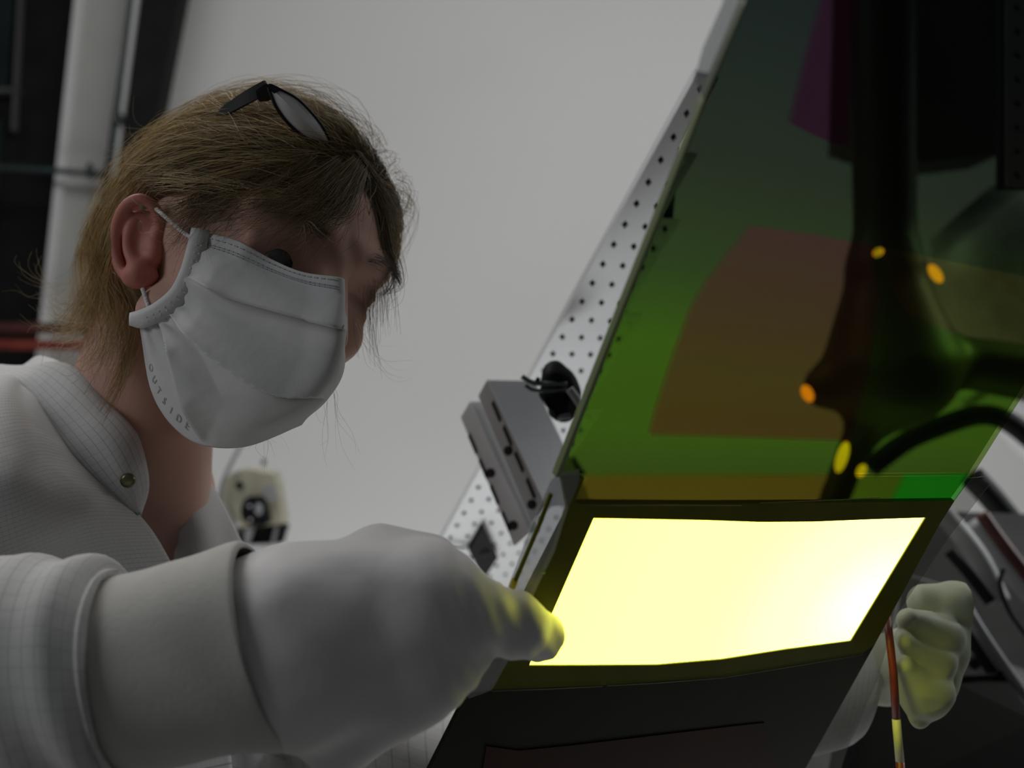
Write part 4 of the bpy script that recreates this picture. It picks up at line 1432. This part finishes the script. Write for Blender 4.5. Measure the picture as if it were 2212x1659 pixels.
ring_fold = lambda t, a: .0034 * np.sin(t * 26 + 2.5 * np.sin(a * 6.28 + 1)) * np.clip((t - .45) * 4, 0, 1) + .003 * np.exp(-((t - .80) / .05) ** 2)
cloth_tube('sleeve', [(-420, 1330, .56, .072, .060, .1), (-220, 1440, .535, .070, .058, .1), (-60, 1480, .515, .064, .055, .12), (40, 1470, .50, .060, .052, .15),
                      (120, 1462, .492, .0575, .050, .16), (210, 1462, .487, .0540, .048, .17), (262, 1466, .485, .0505, .046, .18), (272, 1466, .485, .0470, .043, .18)],
           60, M['sleeve'], coat, .0014, 8, fold=ring_fold, su=.36, sv=.20, label='bunched white sleeve end at the wrist', near=.94)
cloth_tube('sleeve', [(440, 1330, .80, .06, .06, .1), (620, 1500, .80, .058, .055, .1), (860, 1640, .76, .055, .05, .15), (1150, 1690, .76, .050, .046, .1),
                      (1450, 1600, .755, .046, .043, -.1), (1700, 1520, .735, .042, .040, -.2), (1830, 1490, .722, .040, .037, -.25), (1860, 1484, .72, .036, .034, -.25)],
           70, M['sleeve'], coat, .0012, 9, su=.3, sv=.5)

# ================================================================== GLOVED HANDS
gz = .480


def g1(x, y, dz=0.0):
    return P(x, y, gz + dz)


def hand_sdf(X):
    d = cone(X, g1(440, 1420, .006), g1(640, 1400, .004), .0415, .0410)
    back = cone(X, g1(650, 1345, .008), g1(905, 1310, .012), .0375, .0330)
    back = smin(back, cone(X, g1(680, 1462, .010), g1(880, 1430, .010), .0330, .0290), .02)
    d = smin(d, back, .018)
    d = smin(d, cone(X, g1(740, 1590, .018), g1(930, 1455, .004), .0185, .0165), .014)     # thumb base
    d = smin(d, cone(X, g1(930, 1455, .002), g1(985, 1428, .008), .0150, .0128), .008)     # thumb
    d = smin(d, cone(X, g1(985, 1428, .008), g1(1005, 1400, .030), .0118, .0100), .006)
    # index finger pointing at the sheet
    idx = cone(X, g1(905, 1312, .000), g1(1010, 1322, .006), .0205, .0178)
    idx = smin(idx, cone(X, g1(1010, 1322, .006), g1(1112, 1347, .022), .0172, .0152), .008)
    idx = smin(idx, cone(X, g1(1112, 1347, .022), g1(1168, 1374, .042), .0150, .0125), .006)
    d = smin(d, idx, .010)
    # curled fingers behind the index finger
    d = smin(d, cone(X, g1(820, 1205, .030), g1(925, 1215, .034), .0170, .0135), .012)
    d = smin(d, cone(X, g1(925, 1215, .034), g1(972, 1260, .050), .0130, .0110), .005)
    d = smin(d, cone(X, g1(900, 1270, .050), g1(985, 1300, .060), .0130, .0110), .006)
    d = smin(d, cone(X, g1(900, 1350, .055), g1(985, 1370, .062), .0130, .0105), .006)
    # creases across the finger joints
    w = .0004 * np.sin(X[..., 0] * 620 + X[..., 1] * 240) * np.clip((X[..., 0] - g1(930, 1300)[0]) / .02, 0, 1)
    return d + w + .0011 * noise3(X, 130, 12, 2)


lo = g1(400, 1680) - A(0, 0, .055); hi = g1(1235, 1120) + A(0, 0, .085)
v, f = surface_net(hand_sdf, lo, hi, .0017)
v = v * .94
gl1 = mesh_obj('glove', v, f, M['glove'], person)
gl1['label'] = 'white glove on the hand pointing at the glowing window'
# turned-back gauntlet
cuff_fold = lambda t, a: .0006 * np.sin(t * 14 + a * 12)
cloth_tube('glove_cuff', [(180, 1466, .486, .0440, .040, .18), (260, 1456, .486, .0450, .0415, .20), (350, 1440, .485, .0445, .0415, .24), (440, 1416, .484, .0455, .0425, .27),
                          (520, 1400, .483, .0468, .0430, .29), (572, 1392, .482, .0475, .0435, .29), (582, 1391, .482, .0462, .0425, .29)], 44, M['cuff'], gl1, .0007, 14, .0012, cuff_fold, label='turned-back glove cuff', near=.94)

hz = .640


def g2(x, y, dz=0.0):
    return P(x, y, hz + dz)


def hand2_sdf(X):
    d = cone(X, g2(2015, 1390, .028), g2(2012, 1480, .026), .0165, .0160)
    d = smin(d, cone(X, g2(1964, 1340, .004), g2(2032, 1374, .016), .0076, .0145), .003)
    d = smin(d, cone(X, g2(1960, 1386, -.002), g2(2014, 1430, .010), .0062, .0150), .0022)
    d = smin(d, cone(X, g2(1958, 1440, -.004), g2(1998, 1494, .006), .0064, .0172), .0022)
    d = smin(d, cone(X, g2(1998, 1494, .006), g2(1986, 1552, .006), .0160, .0062), .006)
    d = smin(d, cone(X, g2(1950, 1376, .004), g2(1968, 1420, .002), .0050, .0046), .003)
    d = smin(d, cone(X, g2(1995, 1298, .032), g2(2070, 1302, .028), .0105, .0130), .003)      # thumb side
    d = smin(d, cone(X, g2(2070, 1302, .028), g2(2040, 1390, .030), .0125, .0150), .006)
    d = smin(d, cone(X, g2(2010, 1400, .036), g2(1905, 1450, .078), .0190, .0240), .016)      # wrist going back behind the film
    return d + .0009 * noise3(X, 210, 17, 2)


v, f = surface_net(hand2_sdf, g2(1860, 1600) - A(0, 0, .03), g2(2125, 1255) + A(0, 0, .115), .0013)
gl2 = mesh_obj('glove', v, f, M['nitrile'], person)
gl2['label'] = 'crumpled white glove closed round the striped stick'

# striped stick
stk = empty('striped_stick', W(P(1945, 1700, .625))[0], 'thin red and ivory striped stick held in the right-hand glove', 'stick')
sp_ = PL([(1916, 1330, .640), (1924, 1400, .632), (1930, 1455, .630), (1936, 1553, .628), (1944, 1645, .626), (1952, 1740, .624)])
for a, b, mt in ((0, 3, 'stick_red'), (3, 4, 'stick_white'), (4, 5, 'stick_red')):
    v, f = tube(sp_[a:b + 1], .0026 if a else .0025, 12)
    mesh_obj('red_band' if mt == 'stick_red' else 'ivory_band', v, f, M[mt], stk)

# legs and shoes below the picture
trs = principled('grey_trousers', (.12, .12, .13), .8)
base = np.array(person.location)
for s in (-1, 1):
    px_, py_ = base[0] + .10 * s, base[1] + .06
    v, f = tube(np.array([[px_, py_, .95], [px_, py_, .5], [px_, py_ + .01, .08]]), A(.085, .062, .05), 18)
    mesh_obj('trouser_leg', v, f, trs, person, space='world')
    v, f = ellipsoid_mesh((px_, py_ - .06, .045), np.diag([.048, .13, .045]))
    mesh_obj('shoe', v, f, M['black'], person, space='world')
v, f = tube(np.array([[base[0] + .0, base[1] + .05, 1.12], [base[0], base[1] + .05, .9], [base[0], base[1] + .05, .55]]), A(.19, .19, .2), 28)
mesh_obj('coat_skirt', v, f, M['coat_plain'], coat, space='world')

# ================================================================== FACE MASK
mk = empty('face_mask', W(P(500, 960, .585))[0], 'white pleated surgical mask worn over nose and mouth', 'mask')
rows = [
    [(430, 500, .588), (515, 522, .580), (590, 562, .572), (655, 588, .562), (735, 600, .556), (742, 612, .580)],
    [(418, 548, .585), (505, 575, .574), (590, 608, .565), (660, 632, .558), (738, 652, .552), (745, 660, .580)],
    [(404, 592, .585), (490, 632, .571), (585, 660, .560), (660, 680, .554), (738, 700, .551), (757, 704, .585)],
    [(384, 632, .586), (470, 690, .569), (570, 732, .558), (650, 750, .552), (733, 758, .551), (750, 762, .588)],
    [(357, 660, .588), (445, 735, .569), (545, 790, .557), (630, 822, .552), (722, 815, .555), (736, 818, .588)],
    [(333, 676, .592), (415, 765, .572), (505, 840, .558), (595, 872, .555), (690, 866, .560), (702, 868, .588)],
    [(318, 688, .598), (372, 800, .577), (450, 878, .561), (550, 920, .557), (655, 900, .565), (668, 898, .588)],
    [(312, 700, .606), (330, 850, .592), (405, 948, .575), (520, 966, .568), (640, 922, .572), (650, 915, .588)]]
NRm, NCm = 150, 90
g, uv = grid_surf([[P(*c) for c in row] for row in rows], NRm, NCm)
vparam = np.linspace(0, 1, NRm) * 7
uparam = np.linspace(0, 1, NCm)


def saw(vp, centre, width):
    t = (vp - (centre - width)) / width
    return np.where((t > 0) & (t <= 1), np.clip(t, 0, 1) ** 1.1, 0)


dsp = np.zeros((NRm, NCm))
for cc, sl, ww, aa, u0, u1 in ((2.1, .10, 1.5, .0100, .02, .97), (4.15, .85, 1.7, .0150, .02, .92), (5.0, 4.2, 1.2, .0110, .03, .46)):
    amp = np.clip((uparam - u0) / .12, 0, 1) * np.clip((u1 - uparam) / .12, 0, 1)
    vs_ = vparam[:, None] - (sl * uparam)[None]
    dsp += (aa * saw(vs_, cc, ww) - .0022 * np.where(vs_ > cc, np.exp(-(vs_ - cc) / .16), 0)) * amp[None]
rad_w = .0009 * np.sin(vparam[:, None] * 9 + 3 * uparam[None]) * np.exp(-(uparam[None] / .18) ** 2)
crum = .0016 * noise3(g, 75, 51, 2) * np.clip((vparam[:, None] - 1.5) / 3, .1, 1)
g = g - A(.0, .0, 1)[None, None] * (dsp + rad_w + crum)[..., None]
push = np.zeros((NRm, NCm))
for _ in range(10):
    push += np.clip(.0030 - body_sdf(g - A(0, 0, 1) * push[..., None]), 0, .006)
sm = push.copy()
for _ in range(160):
    pd = np.pad(sm, 1, mode='edge')
    sm = np.maximum(sm * .0 + (pd[:-2, 1:-1] + pd[2:, 1:-1] + pd[1:-1, :-2] + pd[1:-1, 2:]) / 4, push * .92)
g = g - A(0, 0, 1) * sm[..., None]
mask_body = mesh_obj('mask_body', g.reshape(-1, 3), grid_faces(NRm, NCm), M['mask'], mk, uvs=uv, solid=.0007)


def on_mask(u, v, off=.0007):
    r, c = v * (NRm - 1), u * (NCm - 1)
    i, j = int(min(r, NRm - 2)), int(min(c, NCm - 2))
    a, b = r - i, c - j
    p = g[i, j] * (1 - a) * (1 - b) + g[i, j + 1] * (1 - a) * b + g[i + 1, j] * a * (1 - b) + g[i + 1, j + 1] * a * b
    n = np.cross(g[i, j + 1] - g[i, j], g[i + 1, j] - g[i, j])
    n = nrm(n)
    if n[2] > 0: n = -n
    return p + n * off, n


# side hem strip
hem = cr(PL([(432, 496, .5855), (420, 545, .5825), (406, 592, .5825), (384, 634, .5835), (350, 664, .5865), (315, 682, .592), (286, 686, .602)]), 36)
hem = hem - A(0, 0, .0045)
hw = np.concatenate([np.full(30, .0105), np.linspace(.0105, .007, 6)])
hemn = nrm(np.gradient(hem, axis=0))
sidev = nrm(np.cross(hemn, A(0, 0, -1)))
hs = []
for i in range(36):
    hs.append([hem[i] - sidev[i] * hw[i] * .35 + A(0, 0, .001), hem[i], hem[i] + sidev[i] * hw[i] * .7 + A(0, 0, .0002)])
if (sidev[10] @ A(1, 0, 0)) < 0:
    hs = [[a[2], a[1], a[0]] for a in hs]
hs = np.array(hs)
if sidev[10] @ A(1, 0, 0) < 0:
    for i in range(36):
        hs[i, 0], hs[i, 2] = hem[i] + sidev[i] * hw[i] * .35, hem[i] - sidev[i] * hw[i] * .7
mesh_obj('side_hem', hs.reshape(-1, 3), grid_faces(36, 3), M['mask'], mk, solid=.0008)


def dash_line(path_uv, n, ln, wid, gap_fn=None):
    out = []
    for k in range(n):
        t = (k + .5) / n
        u, v = path_uv(t)
        p, nn = on_mask(u, v, .0009)
        u2, v2 = path_uv(min(1, t + .01))
        p2, _ = on_mask(u2, v2, .0009)
        d = nrm(p2 - p); s = np.cross(nn, d)
        q = np.array([p - d * ln - s * wid, p + d * ln - s * wid, p + d * ln + s * wid, p - d * ln + s * wid])
        out.append(slab_dir(q, -nn * .0006))
    return join(out)


for vv_, nn_ in ((.028, 22), (.066, 30), (.080, 30)):
    v, f = dash_line(lambda t, vv_=vv_: (.06 + .72 * t, vv_ + .006 * math.sin(t * 5)), nn_, .0012, .00028)
    o = mesh_obj('pressed_seam', v, f, M['emboss'], mk, smooth=False)
    o['kind'] = 'stuff'
v, f = dash_line(lambda t: (.83 + .12 * t, .30 + .05 * t), 3, .0016, .0003)
mesh_obj('pressed_seam', v, f, M['emboss'], mk, smooth=False)
dots = []
for k in range(13):
    i = 4 + k * 2
    for e in (.25, .6):
        c = hs[i, 1] * (1 - e) + hs[i, 2] * e + A(0, 0, -.0008)
        dots.append(disc(c, (0, 0, -1), .0005, .0004, 6))
v, f = join(dots)
o = mesh_obj('hem_weld_dots', v, f, M['elastic'], mk)
o['kind'] = 'stuff'


# pressed lettering along the lower left edge
def glyph_mesh(ch, size):
    cu = bpy.data.curves.new('glyph', 'FONT')
    cu.body = ch
    cu.size = size
    cu.extrude = .0001
    cu.align_x = 'CENTER'
    ob = bpy.data.objects.new('glyph', cu)
    col.objects.link(ob)
    bpy.context.view_layer.update()
    dg = bpy.context.evaluated_depsgraph_get()
    me = bpy.data.meshes.new_from_object(ob.evaluated_get(dg))
    v = np.array([x.co[:] for x in me.vertices]); f = [list(p.vertices) for p in me.polygons]
    bpy.data.objects.remove(ob)
    bpy.data.curves.remove(cu)
    bpy.data.meshes.remove(me)
    return v, f


lets = []
for k, ch in enumerate('OUTSIDE'):
    u0 = .135 + .040 * k
    p, nn = on_mask(u0, .972, .0008)
    p2, _ = on_mask(u0 + .01, .972, .0008)
    d = nrm(p2 - p); s = nrm(np.cross(d, -nn))
    q, _ = on_mask(u0, .95, .0008)
    if s @ (q - p) < 0: s = -s
    v, f = glyph_mesh(ch, .0062)
    lets.append((p + v[:, :1] * d + v[:, 1:2] * s + v[:, 2:] * nn, f))
v, f = join(lets)
mesh_obj('pressed_lettering', v, f, M['emboss'], mk, smooth=False)

# ear loops
for nm, pts in (('ear_loop', [(424, 520, .583), (400, 505, .589), (375, 484, .594), (352, 464, .599), (338, 452, .606)]),
                ('ear_loop', [(308, 624, .602), (316, 648, .598), (322, 668, .594), (326, 680, .592)])):
    v, f = tube(cr(PL(pts), 20), .0013, 8)
    mesh_obj(nm, v, f, M['elastic'], mk)

# ================================================================== EYEGLASSES
ge = empty('eyeglasses', W(P(600, 240, .60))[0], 'black-framed eyeglasses pushed up on the blond hair', 'eyeglasses')
tpl = cr(PL([(577, 187, .600), (540, 207, .605), (505, 228, .612), (478, 246, .620), (455, 263, .632), (420, 290, .65)]), 24)
v, f = strip_tube(tpl, A(.3, .9, -.3), np.concatenate([np.full(6, .0075), np.linspace(.0072, .0038, 18)]), .0022)
mesh_obj('temple_arm', v, f, M['frame_black'], ge, smooth=False)
v, f = slab_dir(PL([(552, 196, .598), (574, 180, .596), (604, 192, .597), (588, 206, .599), (574, 212, .600), (556, 214, .600)]), (0, 0, .006))
mesh_obj('hinge', v, f, M['frame_black'], ge, smooth=False)
rim1 = cr(PL([(580, 184, .598), (606, 194, .600), (642, 214, .604), (676, 248, .609), (700, 280, .613), (712, 308, .617), (690, 312, .615), (658, 296, .608), (626, 270, .603), (602, 240, .600), (588, 212, .598)]), 60, True)
v, f = tube(rim1, .0010, 8, True)
mesh_obj('rim', v, f, M['frame_black'], ge)
cc = rim1.mean(0)
lv = np.concatenate([[cc + A(0, 0, -.002)], cc + (rim1 - cc) * .97])
lf = [[0, 1 + i, 1 + (i + 1) % 60] for i in range(60)]
M['lens'] = tinted('eyeglass_lens_sheen', [(0, (.80, .79, .80)), (1, (.80, .79, .80))], gloss=.12, rough=.15, body=(.95, .91, .91), body_w=.88)  # pale body colour stands in for the ceiling reflected in the lens
mesh_obj('lens', lv, lf, M['lens'], ge, solid=.001, uvs=np.zeros((61, 2)))
rim2 = cr(PL([(712, 312, .625), (738, 314, .634), (766, 336, .645), (790, 368, .652), (808, 400, .657), (818, 426, .660), (800, 430, .652), (772, 404, .644), (744, 368, .636), (722, 336, .629)]), 50, True)
v, f = tube(rim2, .0009, 8, True)
mesh_obj('rim', v, f, M['frame_black'], ge)
cc = rim2.mean(0)
lv = np.concatenate([[cc + A(0, 0, -.002)], cc + (rim2 - cc) * .97])
lf = [[0, 1 + i, 1 + (i + 1) % 50] for i in range(50)]
mesh_obj('lens', lv, lf, M['lens'], ge, solid=.001, uvs=np.zeros((51, 2)))
v, f = tube(cr(PL([(700, 290, .617), (710, 298, .620), (722, 312, .626)]), 10), .0012, 8)
mesh_obj('bridge', v, f, M['frame_black'], ge)
